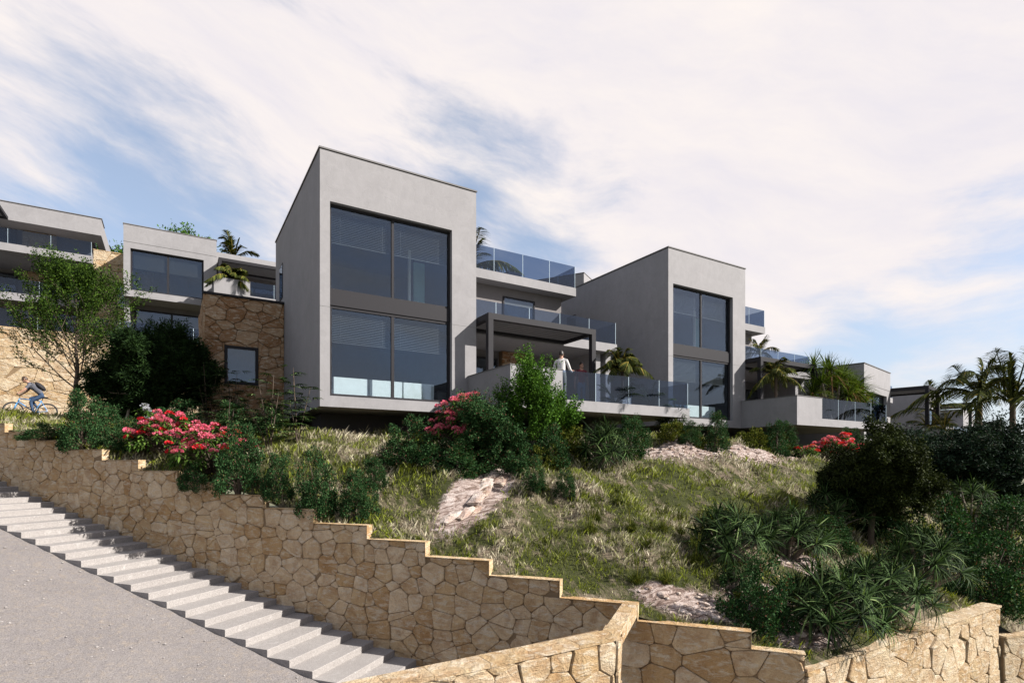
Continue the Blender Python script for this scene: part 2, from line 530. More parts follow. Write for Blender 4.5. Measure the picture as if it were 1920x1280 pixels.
BL = [sn(-20, 0), sn(9.43, 0), np.array((16.04, 5.08)), np.array((60.0, -9.0))]   # foot of the hill along the walls
ctrl = []
for s_ in (-20, -14, -10, -6, -3, 0, 3, 6, 9.0):
    p = sn(s_, 0.1); ctrl.append((p[0], p[1], -0.965 - 0.205 * s_ - 0.30 + (0.05 if s_ < -8 else 0)))
for s_ in (-9, -5, -1, 3, 6):
    p = sn(s_, 1.2); ctrl.append((p[0], p[1], -0.965 - 0.205 * s_ + 0.10))
ctrl += [(9.6, 5.3, -3.1), (12, 5.3, -3.27), (15.6, 5.3, -3.3), (16.5, 4.95, -4.0), (18, 4.5, -4.0), (20, 4, -4.05), (30, 1, -5.2), (60, -8, -9)]
ctrl += [(3.5, 16.1, 0.62), (3.0, 17.0, 0.85), (5.3, 16.6, 0.72), (7.0, 16.6, 0.72), (2.0, 15.0, 0.35), (10.5, 15.6, 0.80), (13.9, 13.5, 0.80),
         (13.9, 12.6, 0.60), (18.5, 13.6, 0.62), (19.5, 13.0, 0.40), (22.7, 13.2, 0.32), (24.5, 13.0, 0.15), (27, 12.8, -0.1),
         (9.0, 13.2, 0.30), (11.0, 9.6, -1.15), (14, 9.5, -0.95), (17, 9.5, -1.2), (21, 10, -0.9), (8, 9.5, -1.3), (9, 7.2, -2.25), (12, 7.2, -2.35),
         (16, 7.5, -2.3), (20, 8, -2.1), (25, 8.5, -2.4), (30, 9, -3.0), (35, 10, -3.8), (45, 10, -5), (60, 8, -7),
         (5, 12.8, -0.6), (6, 11.0, -1.05), (3.5, 14.5, 0.15)]
ctrl += [(8, 20, 1.0), (14, 19, 0.95), (24, 19, 0.8), (30, 17, 0.1), (1, 22.5, 1.45), (3, 22, 1.45), (-1, 22, 1.35), (-3, 24, 1.5), (-3, 26.5, 1.62),
         (-5, 28.3, 1.76), (-5, 30, 1.80), (-8, 30, 1.80), (0, 30, 1.82), (4, 31, 1.9), (-5, 33, 1.82), (-12, 33, 1.82), (-14, 30, 1.8), (2, 33.1, 1.9), (8, 32, 3.0),
         (14, 33, 5.6), (25, 33, 5.4), (40, 33, 2.0), (60, 33, -1), (10, 27, 2.4), (25, 27, 2.2), (33, 20, -1.9), (33, 15.5, -2.6), (38, 16, -2.9), (47, 18, -3.1), (60, 20, -3.2), (45, 26, -2)]
ctrl = np.array(ctrl)


def rbf_setup(P):
    X = P[:, :2]; n = len(P)
    D = np.linalg.norm(X[:, None] - X[None], axis=2)
    A = np.zeros((n + 3, n + 3)); A[:n, :n] = D - np.eye(n) * 0.25; A[:n, n] = 1; A[:n, n + 1:] = X; A[n, :n] = 1; A[n + 1:, :n] = X.T
    return X, np.linalg.solve(A, np.concatenate([P[:, 2], np.zeros(3)]))


_X, _W = rbf_setup(ctrl)


def bumps(x, y):
    k = np.clip((sdist(x, y)[0] - .3) / 1.5, 0.12, 1) * np.clip((16.5 - y) / 3, .3, 1)
    u = x + .5 * np.sin(y * 1.1); v = y + .4 * np.sin(x * .9 + 1)
    return k * (.19 * np.sin(1.5 * u + 0.9 * v) * np.cos(1.2 * v - 0.5 * u) + 0.10 * np.sin(3.4 * u - 1.6 * v) * np.sin(2.6 * v + 1.0) + .05 * np.sin(6.1 * u + 2.2 * v) * np.sin(5.3 * v - 1.5 * u))


def hz(x, y):
    x = np.atleast_1d(np.asarray(x, float)); y = np.atleast_1d(np.asarray(y, float))
    Q = np.stack([x, y], 1)
    out = np.empty(len(Q))
    for i in range(0, len(Q), 20000):
        q = Q[i:i + 20000]
        D = np.linalg.norm(q[:, None] - _X[None], axis=2)
        out[i:i + 20000] = D @ _W[:-3] + _W[-3] + q @ _W[-2:]
    return out + bumps(x, y)


def h1(x, y):
    return float(hz(x, y)[0])


def sdist(x, y):
    """signed distance to the foot line, positive uphill; and the nearest point"""
    Q = np.stack([x, y], 1)
    best = np.full(len(Q), 1e9); near = np.zeros_like(Q); sg = np.ones(len(Q))
    for a, b in zip(BL[:-1], BL[1:]):
        d = b - a; L = np.dot(d, d)
        t = np.clip(((Q - a) @ d) / L, 0, 1)
        pt = a + t[:, None] * d
        dist = np.linalg.norm(Q - pt, axis=1)
        cr = d[0] * (Q[:, 1] - a[1]) - d[1] * (Q[:, 0] - a[0])
        k = dist < best - 1e-9
        best[k] = dist[k]; near[k] = pt[k]; sg[k] = np.sign(cr[k])
    return best * sg, near


# bare rocky patches: centre, radii, angle
ROCK = [(15.6, 12.6, 3.5, 1.0, 0.0), (20.6, 12.9, 1.0, 0.4, -0.2), (6.3, 11.9, 1.7, 0.6, 0.62), (8.0, 7.0, 0.95, 0.42, -0.75), (9.6, 6.75, 0.8, 0.4, -0.2), (12.0, 7.35, 0.8, 0.4, 0.2), (9.6, 5.7, 0.9, 0.4, 0.0)]


def rockf(x, y):
    v = np.zeros(len(x))
    for cx, cy, a, b, an in ROCK:
        c_, s_ = math.cos(an), math.sin(an)
        u = ((x - cx) * c_ + (y - cy) * s_) / a; q = (-(x - cx) * s_ + (y - cy) * c_) / b
        v = np.maximum(v, np.clip(1.45 - np.sqrt(u * u + q * q) * 0.9, 0, 1))
    return v


def hill_sheet(name, xs, ys):
    gx, gy = np.meshgrid(xs, ys, indexing='ij')
    nx, ny = gx.shape
    x = gx.ravel().copy(); y = gy.ravel().copy()
    sdv, near = sdist(x, y)
    step = xs[1] - xs[0]
    mv = (sdv < 0.06) & (sdv > -1.6 * step)
    keep = sdv > -1.6 * step
    nd = near[mv]
    x[mv] = nd[:, 0] + N[0] * 0.06; y[mv] = nd[:, 1] + N[1] * 0.06
    z = hz(x, y)
    idx = np.arange(nx * ny).reshape(nx, ny)
    q = np.stack([idx[:-1, :-1], idx[1:, :-1], idx[1:, 1:], idx[:-1, 1:]], -1).reshape(-1, 4)
    q = q[keep[q].all(1)]
    # drop collapsed quads
    pts = np.stack([x, y], 1)
    d1 = pts[q[:, 2]] - pts[q[:, 0]]; d2 = pts[q[:, 3]] - pts[q[:, 1]]
    q = q[np.abs(d1[:, 0] * d2[:, 1] - d1[:, 1] * d2[:, 0]) > 1e-4]
    used = np.unique(q); rem = -np.ones(nx * ny, int); rem[used] = np.arange(len(used))
    me = mesh_np(name, np.stack([x, y, z], 1)[used], rem[q], True)
    at = me.attributes.new('rock', 'FLOAT', 'POINT')
    at.data.foreach_set('value', rockf(x[used], y[used]).astype(np.float32))
    return struct(link(name, me, M['soil']))


hill_sheet('hillside', np.arange(-16, 60.1, 0.25), np.arange(-10, 33.15, 0.25))

# terrace of ground behind the back wall, up to the upper row of houses and beyond
gx, gy = np.meshgrid(np.linspace(-60, 90, 61), np.concatenate([[33.14], np.linspace(36, 140, 40)]), indexing='ij')
gz = 6.0 + 0.04 * np.clip(gy - 55, 0, 100) - 0.12 * np.clip(gx - 30, 0, 200)
idx = np.arange(gx.size).reshape(gx.shape)
q = np.stack([idx[:-1, :-1], idx[1:, :-1], idx[1:, 1:], idx[:-1, 1:]], -1).reshape(-1, 4)
struct(link('upper_ground', mesh_np('upper_ground', np.stack([gx.ravel(), gy.ravel(), gz.ravel()], 1), q), M['soil']))

# the low land all round, out to the horizon
struct(link('lowland', mesh_np('lowland', [(-4000, -4000, -11), (4000, -4000, -11), (4000, 6000, -11), (-4000, 6000, -11)], [(0, 1, 2, 3)]), M['far_ground']))

# gravel road that falls beside the stairs
ss = np.arange(-22, 14.01, 0.25); ns = np.concatenate([[-1.70, -1.80], np.arange(-1.95, -16, -0.25)])
gs, gn = np.meshgrid(ss, ns, indexing='ij')
px_ = W0[0] + T[0] * gs + N[0] * gn; py_ = W0[1] + T[1] * gs + N[1] * gn
pz_ = -3.372 - 0.259 * gs + 0.012 * np.sin(gs * 2.3) * np.sin(gn * 1.7 + gs) + 0.006 * np.sin(gs * 9 + gn * 7) - np.where(gn > -1.9, 0.0, 0.0)
idx = np.arange(gs.size).reshape(gs.shape)
q = np.stack([idx[:-1, :-1], idx[:-1, 1:], idx[1:, 1:], idx[1:, :-1]], -1).reshape(-1, 4)
struct(link('gravel_road', mesh_np('gravel_road', np.stack([px_.ravel(), py_.ravel(), pz_.ravel()], 1), q, True), M['road']))

# ------------------------------------------------------------------ stairs
st = thing('staircase', 'long flight of broad grey granite steps descending along the stepped stone wall', 'staircase', (0, 0, 0))
for k in range(-34, 16):
    s0, s1 = 0.504 * (k - 1), 0.504 * k
    zt = -3.227 - 0.1305 * k
    a, b, c_, d_ = sn(s0 + 0.002, -1.85), sn(s1, -1.85), sn(s1, -0.004), sn(s0 + 0.002, -0.004)
    e = 0.008
    mb = MB()
    # a slightly eased nosing
    cc = (a + c_) / 2
    org = (float(cc[0]), float(cc[1]), zt)
    rel = [tuple(np.array(p) - cc) for p in (a, b, c_, d_)]
    mb.prism(rel, -0.55, -e)
    b2, c2 = tuple(np.array(rel[1]) - T * e), tuple(np.array(rel[2]) - T * e)
    top = [rel[0], b2, c2, rel[3]]
    base = len(mb.V)
    mb.V += [(*p, 0.0) for p in top]
    mb.F = [f for i, f in enumerate(mb.F) if i != 1]; mb.sm = mb.sm[:len(mb.F)]
    ti = [base + i for i in range(4)]; lo = [4, 5, 6, 7]
    for f in [tuple(ti)] + [(lo[i], lo[(i + 1) % 4], ti[(i + 1) % 4], ti[i]) for i in range(4)]:
        mb.F.append(f); mb.sm.append(False)
    mb.build('step', M['step'], st, org)


# ------------------------------------------------------------------ masonry
def clip(poly, nx, ny, c):
    """keep the part of poly where nx*x + ny*y <= c"""
    out = []
    for i in range(len(poly)):
        a, b = poly[i], poly[(i + 1) % len(poly)]
        da = nx * a[0] + ny * a[1] - c; db = nx * b[0] + ny * b[1] - c
        if da <= 0:
            out.append(a)
        if (da < 0 < db) or (db < 0 < da):
            t = da / (da - db); out.append((a[0] + t * (b[0] - a[0]), a[1] + t * (b[1] - a[1])))
    return out


def area(p):
    return 0.5 * sum(p[i][0] * p[(i + 1) % len(p)][1] - p[(i + 1) % len(p)][0] * p[i][1] for i in range(len(p)))


def cells(x0, x1, z0, z1, w_, h_, rs):
    """irregular many-sided stones of mixed size"""
    seeds = []
    rows = max(1, int(round((z1 - z0) / h_)))
    rh = (z1 - z0) / rows
    for r in range(-1, rows + 1):
        x = x0 - w_ * rs.uniform(0.3, 1.2)
        while x < x1 + w_:
            ww = w_ * rs.choice((0.55, 0.75, 0.9, 1.0, 1.15, 1.35, 1.6))
            seeds.append((x + ww / 2, z0 + (r + 0.5) * rh + rs.uniform(-0.26, 0.26) * rh))
            if ww > w_ * 1.1 and rs.random() < 0.25:
                seeds.append((x + ww * rs.uniform(0.2, 0.8), z0 + (r + 1.0) * rh))
            x += ww
    ay = w_ / h_ * 0.85          # stones lie flat: distances count more upward
    out = []
    S = np.array(seeds) * np.array((1, ay))
    wt = np.array([rs.uniform(-1, 1) * (0.42 * w_) ** 2 for _ in seeds])
    for i, sd_ in enumerate(seeds):
        p0 = S[i]
        if sd_[0] < x0 - w_ * .8 or sd_[0] > x1 + w_ * .8:
            continue
        d = np.hypot(S[:, 0] - p0[0], S[:, 1] - p0[1])
        nb = np.argsort(d)[1:26]
        poly = [(p0[0] - 3 * w_, p0[1] - 3 * w_), (p0[0] + 3 * w_, p0[1] - 3 * w_), (p0[0] + 3 * w_, p0[1] + 3 * w_), (p0[0] - 3 * w_, p0[1] + 3 * w_)]
        for j in nb:
            v = S[j] - p0; m_ = (S[j] + p0) / 2
            if np.hypot(*v) < 1e-6:
                continue
            poly = clip(poly, v[0], v[1], float(v @ m_) + 0.5 * (wt[i] - wt[j]))
            if len(poly) < 3:
                break
        if len(poly) >= 3:
            out.append([(a, b / ay) for a, b in poly])
    return out


def shrink(poly, g):
    """move every side inward by g"""
    n = len(poly)
    res = list(poly)
    for i in range(n):
        a, b = poly[i], poly[(i + 1) % n]
        dx, dy = b[0] - a[0], b[1] - a[1]; L = math.hypot(dx, dy)
        if L < 1e-5:
            continue
        nx, ny = dy / L, -dx / L       # outward for a CCW outline
        res = clip(res, nx, ny, nx * a[0] + ny * a[1] - g)
        if len(res) < 3:
            return []
    return res


def stone_mesh(poly, org, ux, nz, depth, rs, name='stone'):
    """poly in wall coordinates (along ux, up); nz = outward normal; mesh local to its own centre"""
    n = len(poly)
    # ease the corners
    pts = []
    for i in range(n):
        p, a, b = poly[i], poly[i - 1], poly[(i + 1) % n]
        for qn in (a, b):
            L = math.hypot(qn[0] - p[0], qn[1] - p[1])
            f = min(0.018 + rs.uniform(-.010, .045), 0.3 * L) / max(L, 1e-6)
            pts.append((p[0] + (qn[0] - p[0]) * f, p[1] + (qn[1] - p[1]) * f))
    cx = sum(p[0] for p in pts) / len(pts); cz = sum(p[1] for p in pts) / len(pts)
    m = len(pts)
    tilt = rs.uniform(-.022, .022), rs.uniform(-.022, .022)
    V = []
    for ring, (k, dd) in enumerate(((1.0, -0.02), (0.995, depth * 0.55), (None, depth))):
        for p in pts:
            if k is None:
                L = math.hypot(p[0] - cx, p[1] - cz); kk = max(0.5, 1 - 0.016 / max(L, .03))
                jit = rs.uniform(-.004, .004)
            else:
                kk = k; jit = 0
            a, b = cx + (p[0] - cx) * kk, cz + (p[1] - cz) * kk
            dd2 = dd + jit + (0 if ring == 0 else tilt[0] * (a - cx) * 3 + tilt[1] * (b - cz) * 3)
            V.append((a, b, dd2))
    V.append((cx + rs.uniform(-.05, .05), cz + rs.uniform(-.05, .05), depth + rs.uniform(-.002, .012)))
    F = []
    for r_ in (0, 1):
        for i in range(m):
            j = (i + 1) % m
            F.append((r_ * m + i, r_ * m + j, (r_ + 1) * m + j, (r_ + 1) * m + i))
    for i in range(m):
        F.append((2 * m + i, 2 * m + (i + 1) % m, 3 * m))
    # to world orientation, centred on the stone
    ux = Vector(ux); nz = Vector(nz)
    W = [ux * (a - cx) + Vector((0, 0, 1)) * (b - cz) + nz * dd for a, b, dd in V]
    if ux.cross(Vector((0, 0, 1))).dot(nz) < 0:
        F = [tuple(reversed(f)) for f in F]
    me = bpy.data.meshes.new(name)
    me.from_pydata(W, [], F)
    me.update()
    c = Vector(org) + ux * cx + Vector((0, 0, 1)) * cz
    return me, c


def masonry(parent, org, ux, nz, x0, x1, z0, z1, w_, h_, m, seed, top=None, hole=None, depth=0.035, gap=0.0028, zcap=0.0, bot=None, limit=300, rank=None):
    """face a wall with separate stones. top: list of (x_end, z_top) steps along the wall; hole = (xa, xb, za, zb);
    bot(x): ground line, stones wholly below it are left out"""
    rs = random.Random(seed)
    out = []
    for poly in cells(x0, x1, z0, z1, w_, h_, rs):
        if area(poly) < 0:
            poly = poly[::-1]
        poly = clip(poly, -1, 0, -x0); poly = clip(poly, 1, 0, x1) if len(poly) > 2 else poly
        poly = clip(poly, 0, -1, -z0) if len(poly) > 2 else poly
        poly = clip(poly, 0, 1, z1) if len(poly) > 2 else poly
        if len(poly) < 3:
            continue
        pieces = [poly]
        if top is not None:
            pieces = []
            prev = x0
            cxm = sum(p[0] for p in poly) / len(poly); czm = sum(p[1] for p in poly) / len(poly)
            for i, (xe, zt) in enumerate(top):
                if cxm <= xe or i == len(top) - 1:
                    nxt = top[i + 1][1] if i + 1 < len(top) else -1e9
                    q_ = clip(poly, 0, 1, zt)
                    if len(q_) > 2 and max(p[0] for p in q_) > xe and max(p[1] for p in q_) > nxt:
                        if czm > nxt - h_ * 0.2 or i + 1 >= len(top):
                            hi_ = clip(q_, 1, 0, xe)
                            lo_ = clip(clip(q_, -1, 0, -xe), 0, 1, nxt) if i + 1 < len(top) and len(clip(q_, -1, 0, -xe)) > 2 else []
                            pieces.append(hi_)
                            if len(lo_) > 2 and abs(area(lo_)) > 0.3 * w_ * h_ * 0.3:
                                pieces.append(lo_)
                        else:
                            pieces.append(clip(q_, 0, 1, nxt))
                    else:
                        # may poke over the previous, higher step: harmless
                        pieces.append(q_)
                    if i > 0 and min(p[0] for p in poly) < top[i - 1][0] and max(p[1] for p in poly) > zt:
                        h_c = clip(poly, 1, 0, top[i - 1][0])
                        h_c = clip(h_c, 0, -1, -zt) if len(h_c) > 2 else []
                        h_c = clip(h_c, 0, 1, top[i - 1][1]) if len(h_c) > 2 else []
                        pieces.append(h_c)
                    break
        if hole is not None:
            np_ = []
            xa, xb, za, zb = hole
            for pc in pieces:
                if len(pc) < 3:
                    continue
                if max(p[0] for p in pc) <= xa or min(p[0] for p in pc) >= xb or max(p[1] for p in pc) <= za or min(p[1] for p in pc) >= zb:
                    np_.append(pc)
                    continue
                a_ = clip(pc, 1, 0, xa); b_ = clip(pc, -1, 0, -xb)
                mid = clip(pc, -1, 0, -xa) if len(pc) > 2 else []
                mid = clip(mid, 1, 0, xb) if len(mid) > 2 else []
                c_1 = clip(mid, 0, 1, za) if len(mid) > 2 else []
                c_2 = clip(mid, 0, -1, -zb) if len(mid) > 2 else []
                if len(mid) > 2 and len(a_) > 2 and abs(area(mid)) < 1e-3:
                    np_.append(a_)
                else:
                    np_ += [a_, b_, c_1, c_2]
            pieces = np_
        for pc in pieces:
            if len(pc) < 3 or area(pc) < 0.006:
                continue
            pc2 = shrink(pc, gap)
            # drop doubled points
            pc3 = []
            for p in pc2:
                if not pc3 or math.hypot(p[0] - pc3[-1][0], p[1] - pc3[-1][1]) > 0.012:
                    pc3.append(p)
            if len(pc3) > 2 and math.hypot(pc3[0][0] - pc3[-1][0], pc3[0][1] - pc3[-1][1]) < 0.012:
                pc3.pop()
            if len(pc3) < 3 or abs(area(pc3)) < 0.003:
                continue
            if bot is not None:
                cxm = sum(p[0] for p in pc3) / len(pc3)
                if max(p[1] for p in pc3) < bot(cxm):
                    continue
            out.append(pc3)
    if rank is not None:
        out.sort(key=rank)
    for i, pc3 in enumerate(out[:limit]):
        me, c = stone_mesh(pc3, org, ux, nz, depth + rs.uniform(-0.010, .016), rs)
        link('stone', me, m, parent, c)
    if len(out) > limit:
        mb = MB()
        for pc3 in out[limit:]:
            me, c = stone_mesh(pc3, org, ux, nz, depth, rs)
            mb.add([Vector(v.co) + c for v in me.vertices], [tuple(p.vertices) for p in me.polygons], False)
            bpy.data.meshes.remove(me)
        stuff(mb.build('stones', m, parent))
    return len(out)


# --- the long stepped retaining wall beside the stairs
ZT = [(-19.9, 3.0), (-18.6, 2.75), (-17.3, 2.48), (-16, 2.22), (-14.7, 1.97), (-13.4, 1.70), (-12.0, 1.43), (-10.66, 1.15), (-9.26, 0.90), (-7.96, 0.645), (-6.65, 0.385), (-5.33, 0.11), (-4.0, -0.155), (-2.69, -0.42),
      (-1.38, -0.69), (0.0, -0.965), (1.36, -1.258), (2.72, -1.535), (4.09, -1.82), (5.47, -2.097), (6.85, -2.405), (8.65, -2.69), (9.43, -2.96)]
TH = 0.15
CAPT = 0.012
rw = thing('retaining_wall', 'long retaining wall of brown limestone whose top steps down to the right beside the staircase', 'wall')
mb = MB()
prev = -22.0
for xe, zt in ZT:
    a, b, c_, d_ = sn(prev + .001, 0.0), sn(xe, 0.0), sn(xe, TH), sn(prev + .001, TH)
    mb.prism([tuple(a), tuple(b), tuple(c_), tuple(d_)], -9, zt - CAPT)
    prev = xe
mb.build('wall_core', M['mortar'], rw)
prev = -22.0
for xe, zt in ZT:
    if xe > -13:
        a, b, c_, d_ = sn(prev + .002, -0.045), sn(xe + 0.012, -0.045), sn(xe + 0.012, TH + .01), sn(prev + .002, TH + .01)
        MB().prism([tuple(a), tuple(b), tuple(c_), tuple(d_)], zt - CAPT, zt).build('coping', M['cap_stone'], rw)
        nx_ = [z for x, z in ZT if x > xe]
        if nx_:
            a, b, c_, d_ = sn(xe, -0.043), sn(xe + .010, -0.043), sn(xe + .010, TH), sn(xe, TH)
            MB().prism([tuple(a), tuple(b), tuple(c_), tuple(d_)], nx_[0], zt - CAPT - .002).build('end_slab', M['cap_stone'], rw)
    prev = xe
O3 = (float(W0[0]), float(W0[1]), 0.0)
ux3 = (float(T[0]), float(T[1]), 0.0); nz3 = (float(-N[0]), float(-N[1]), 0.0)
masonry(rw, O3, ux3, nz3, -13.5, 6.9, -6.0, 1.7, 0.42, 0.31, M['stone'], 3, depth=0.022, top=[(x, z - CAPT) for x, z in ZT if x <= 6.86],
        bot=lambda x: -3.3 - 0.259 * x, rank=lambda p: -p[0][0])
rw2 = thing('retaining_wall', 'lower piece of brown limestone retaining wall right of the pale wall corner', 'wall')
MB().prism([tuple(sn(6.86, .02)), tuple(sn(8.65, .02)), tuple(sn(8.65, TH - .01)), tuple(sn(6.86, TH - .01))], -9, -2.71).build('wall_core', M['mortar'], rw2)
masonry(rw2, O3, ux3, nz3, 5.9, 9.43, -5.2, -2.6, 0.62, 0.42, M['stone'], 9, top=[(8.65, -2.69 - CAPT), (9.43, -2.96 - CAPT)], depth=0.03)

# --- the pale wall in the foreground with its mitred corner
fw = thing('garden_wall', 'low sunlit pale limestone wall in the foreground with a flat stone top and an angled corner', 'wall')
F_ = (5.284, 5.864); G_ = (6.86, 7.11); H_ = (6.68, 7.30); K_ = (5.295, 6.19)
F2 = (F_[0] + .784 * .36, F_[1] + .62 * .36); K2 = (K_[0] + .784 * .3, K_[1] + .62 * .3 + .02)
MB().prism([(-2.5, 5.90), (F_[0] - .03, 5.90), (F2[0] - .03, F2[1] + .0), (K2[0], K2[1]), (-2.5, 6.17)], -7, -2.45).build('wall_core', M['mortar'], fw)
MB().prism([(F2[0] - .02, F2[1] + .015), (G_[0] - .02, G_[1] + .02), (H_[0], H_[1]), (K2[0], K2[1])], -2.62, -2.45).build('beam', M['cap_stone'], fw)
# top slabs, cut to irregular outlines
rs = random.Random(5)
x = -2.5; slabs = []
edge = [(-2.5, -2.42)]
while x < 4.9:
    x2 = min(x + rs.uniform(0.38, 0.75), 4.98)
    slabs.append((x, x2)); x = x2 + 0.006
    if x2 >= 4.97:
        break
for i, (a, b) in enumerate(slabs):
    k = rs.uniform(-.06, .06)
    b_ = b
    if rs.random() < .5:
        ym = 6.02 + rs.uniform(-.04, .05)
        MB().prism([(a, 5.862), (b_, 5.862), (b_ + 0, ym - .003), (a, ym - .003)], -2.449, -2.39 - rs.uniform(0, .004)).build('slab', M['stone_pale'], fw)
        MB().prism([(a, ym + .003), (b_, ym + .003), (b_, 6.20), (a, 6.20)], -2.449, -2.39 - rs.uniform(0, .004)).build('slab', M['stone_pale'], fw)
    else:
        MB().prism([(a, 5.862), (b_, 5.862), (b_, 6.20), (a, 6.20)], -2.449, -2.39 - rs.uniform(0, .004)).build('slab', M['stone_pale'], fw)
MB().prism([(4.986, 5.862), F_, F2, K2, K_, (4.986, 6.2)], -2.449, -2.392).build('slab', M['stone_pale'], fw)
prevt = .37
for tt in (.85, 1.3, 2.0):
    q0 = (F_[0] + .784 * prevt, F_[1] + .62 * prevt); q1 = (F_[0] + .784 * (tt - .006), F_[1] + .62 * (tt - .006))
    off = (-.62 * .24, .784 * .24)
    MB().prism([q0, q1, (q1[0] + off[0], q1[1] + off[1]), (q0[0] + off[0], q0[1] + off[1])], -2.449, -2.39).build('slab', M['stone_pale'], fw)
    MB().prism([(q0[0] + .004, q0[1] - .0), (q1[0] + .004, q1[1]), (q1[0] - .03, q1[1] + .03), (q0[0] - .03, q0[1] + .03)], -2.618, -2.452).build('stone', M['stone_pale'], fw)
    prevt = tt
masonry(fw, (0, 5.90, 0), (1, 0, 0), (0, -1, 0), -1.5, 5.25, -5.2, -2.452, 0.46, 0.37, M['stone_pale'], 21, depth=0.025)
masonry(fw, (F_[0], F_[1], 0), (.784, .62, 0), (.62, -.784, 0), -0.03, 0.36, -5.2, -2.452, 0.4, 0.36, M['stone_pale'], 22, depth=0.004)

# --- the sunlit wall at the lower right and its lower neighbour
lw = thing('garden_wall', 'sunlit limestone wall with a level top below the long-leaved shrubs at the right', 'wall')
MB().prism([(8.45, 5.08), (16.04, 5.08), (16.04, 5.38), (8.45, 5.38)], -8, -3.24).build('wall_core', M['mortar'], lw)
masonry(lw, (0, 5.08, 0), (1, 0, 0), (0, -1, 0), 8.45, 16.04, -6.4, -3.24, 0.62, 0.44, M['stone_pale'], 31, depth=0.028)
x = 8.45
while x < 16.03:
    x2 = min(16.06, x + rs.uniform(.5, .95))
    if 16.06 - x2 < .3: x2 = 16.06
    MB().box(x, x2 - .006, 5.03, 5.385, -3.239, -3.19 - rs.uniform(0, .004)).build('slab', M['stone_pale'], lw)
    x = x2
lw2 = thing('garden_wall', 'limestone wall end at the far right edge, lower than the wall before it', 'wall')
MB().prism([(16.06, 5.0), (19.0, 3.92), (19.1, 4.2), (16.06, 5.3)], -9, -3.93).build('wall_core', M['mortar'], lw2)
dd_ = Vector((2.94, -1.08, 0)).normalized()
masonry(lw2, (16.06, 5.0, 0), tuple(dd_), (dd_.y, -dd_.x, 0), 0, 3.1, -6.6, -3.93, 0.62, 0.44, M['stone_pale'], 33, depth=0.028)
MB().prism([(16.07, 4.95), (19.0, 3.87), (19.1, 4.2), (16.07, 5.31)], -3.929, -3.885).build('slab', M['stone_pale'], lw2)

# --- the tall pale wall behind the cyclist
bw = thing('retaining_wall', 'tall pale yellow limestone wall behind the cyclist, topped by a glass railing', 'wall')
MB().box(-24, 9, 33.0, 33.3, 0.5, 6.10).build('wall_core', M['mortar'], bw)
masonry(bw, (0, 33.0, 0), (1, 0, 0), (0, -1, 0), -10.5, 2.6, 1.7, 6.10, 1.05, 0.46, M['stone_pale'], 41, depth=0.03, gap=0.006)
MB().box(-24, 9, 32.96, 33.34, 6.10, 6.14).build('coping', M['cap_stone'], bw)
for i in range(16):
    x0 = -14.6 + 1.55 * i
    p = box('glass_panel', M['rail'], bw, x0 + .01, x0 + 1.54, 33.10, 33.112, 6.14, 6.98)
    box('post', M['glass_edge'], bw, x0 - .018, x0 + .008, 33.09, 33.12, 6.14, 6.98)


# ------------------------------------------------------------------ villas
def window(parent, x0, x1, z0, z1, y, n=2, fr=0.075, blind=0.0, depth=0.09, frame_top=None, slats=True):
    """a framed window lying in the plane y: frame > panes, mullions, blind"""
    mb = MB()
    mb.box(x0, x1, y, y + depth, z0, z0 + fr)
    mb.box(x0, x1, y, y + depth, z1 - fr, z1)
    mb.box(x0, x0 + fr, y, y + depth, z0 + fr, z1 - fr)
    mb.box(x1 - fr, x1, y, y + depth, z0 + fr, z1 - fr)
    f = mb.build('window', M['metal'], parent)
    wv = (x1 - x0 - 2 * fr)
    for i in range(n):
        a = x0 + fr + wv * i / n; b = x0 + fr + wv * (i + 1) / n
        if i:
            box('mullion', M['metal'], f, a - fr * .55, a + fr * .55, y + .008, y + depth - .008, z0 + fr, z1 - fr)
        box('pane', M['pane'], f, a + (fr * .56 if i else 0), b - (fr * .56 if i < n - 1 else 0), y + depth * .45, y + depth * .45 + .012, z0 + fr + .001, z1 - fr - .001)
        if blind > 0:
            mb = MB()
            zz = z1 - fr - .03
            yb = y + depth + .07
            a2, b2 = a + .05, b - .05
            mb.box(a2, b2, yb - .02, yb + .02, zz - .03, zz)
            nsl = int(blind / 0.052)
            if slats:
                for k in range(nsl):
                    zc_ = zz - .06 - k * .052
                    mb.add([(a2, yb - .018, zc_ - .012), (b2, yb - .018, zc_ - .012), (b2, yb + .018, zc_ + .012), (a2, yb + .018, zc_ + .012)], [(0, 1, 2, 3)])
                for xc in (a2 + .25, b2 - .25):
                    mb.box(xc - .003, xc + .003, yb - .022, yb - .019, zz - .06 - nsl * .052, zz - .03)
            else:
                mb.box(a2, b2, yb - .004, yb + .004, zz - blind, zz - .03)
            mb.box(a2, b2, yb - .015, yb + .015, zz - .075 - nsl * .052, zz - .06 - nsl * .052)
            stuff(mb.build('blind', M['blind'], f))
    return f


def rail_x(parent, xs, y, z0, z1):
    for a, b in zip(xs[:-1], xs[1:]):
        p = box('glass_panel', M['rail'], parent, a + .008, b - .008, y, y + .012, z0, z1)
        box('panel_edge', M['glass_edge'], p, b - .0075, b + .0055, y - .002, y + .014, z0, z1)


def rail_y(parent, x, ys, z0, z1):
    for a, b in zip(ys[:-1], ys[1:]):
        p = box('glass_panel', M['rail'], parent, x, x + .012, a + .008, b - .008, z0, z1)
        box('panel_edge', M['glass_edge'], p, x - .002, x + .014, b - .0075, b + .0055, z0, z1)


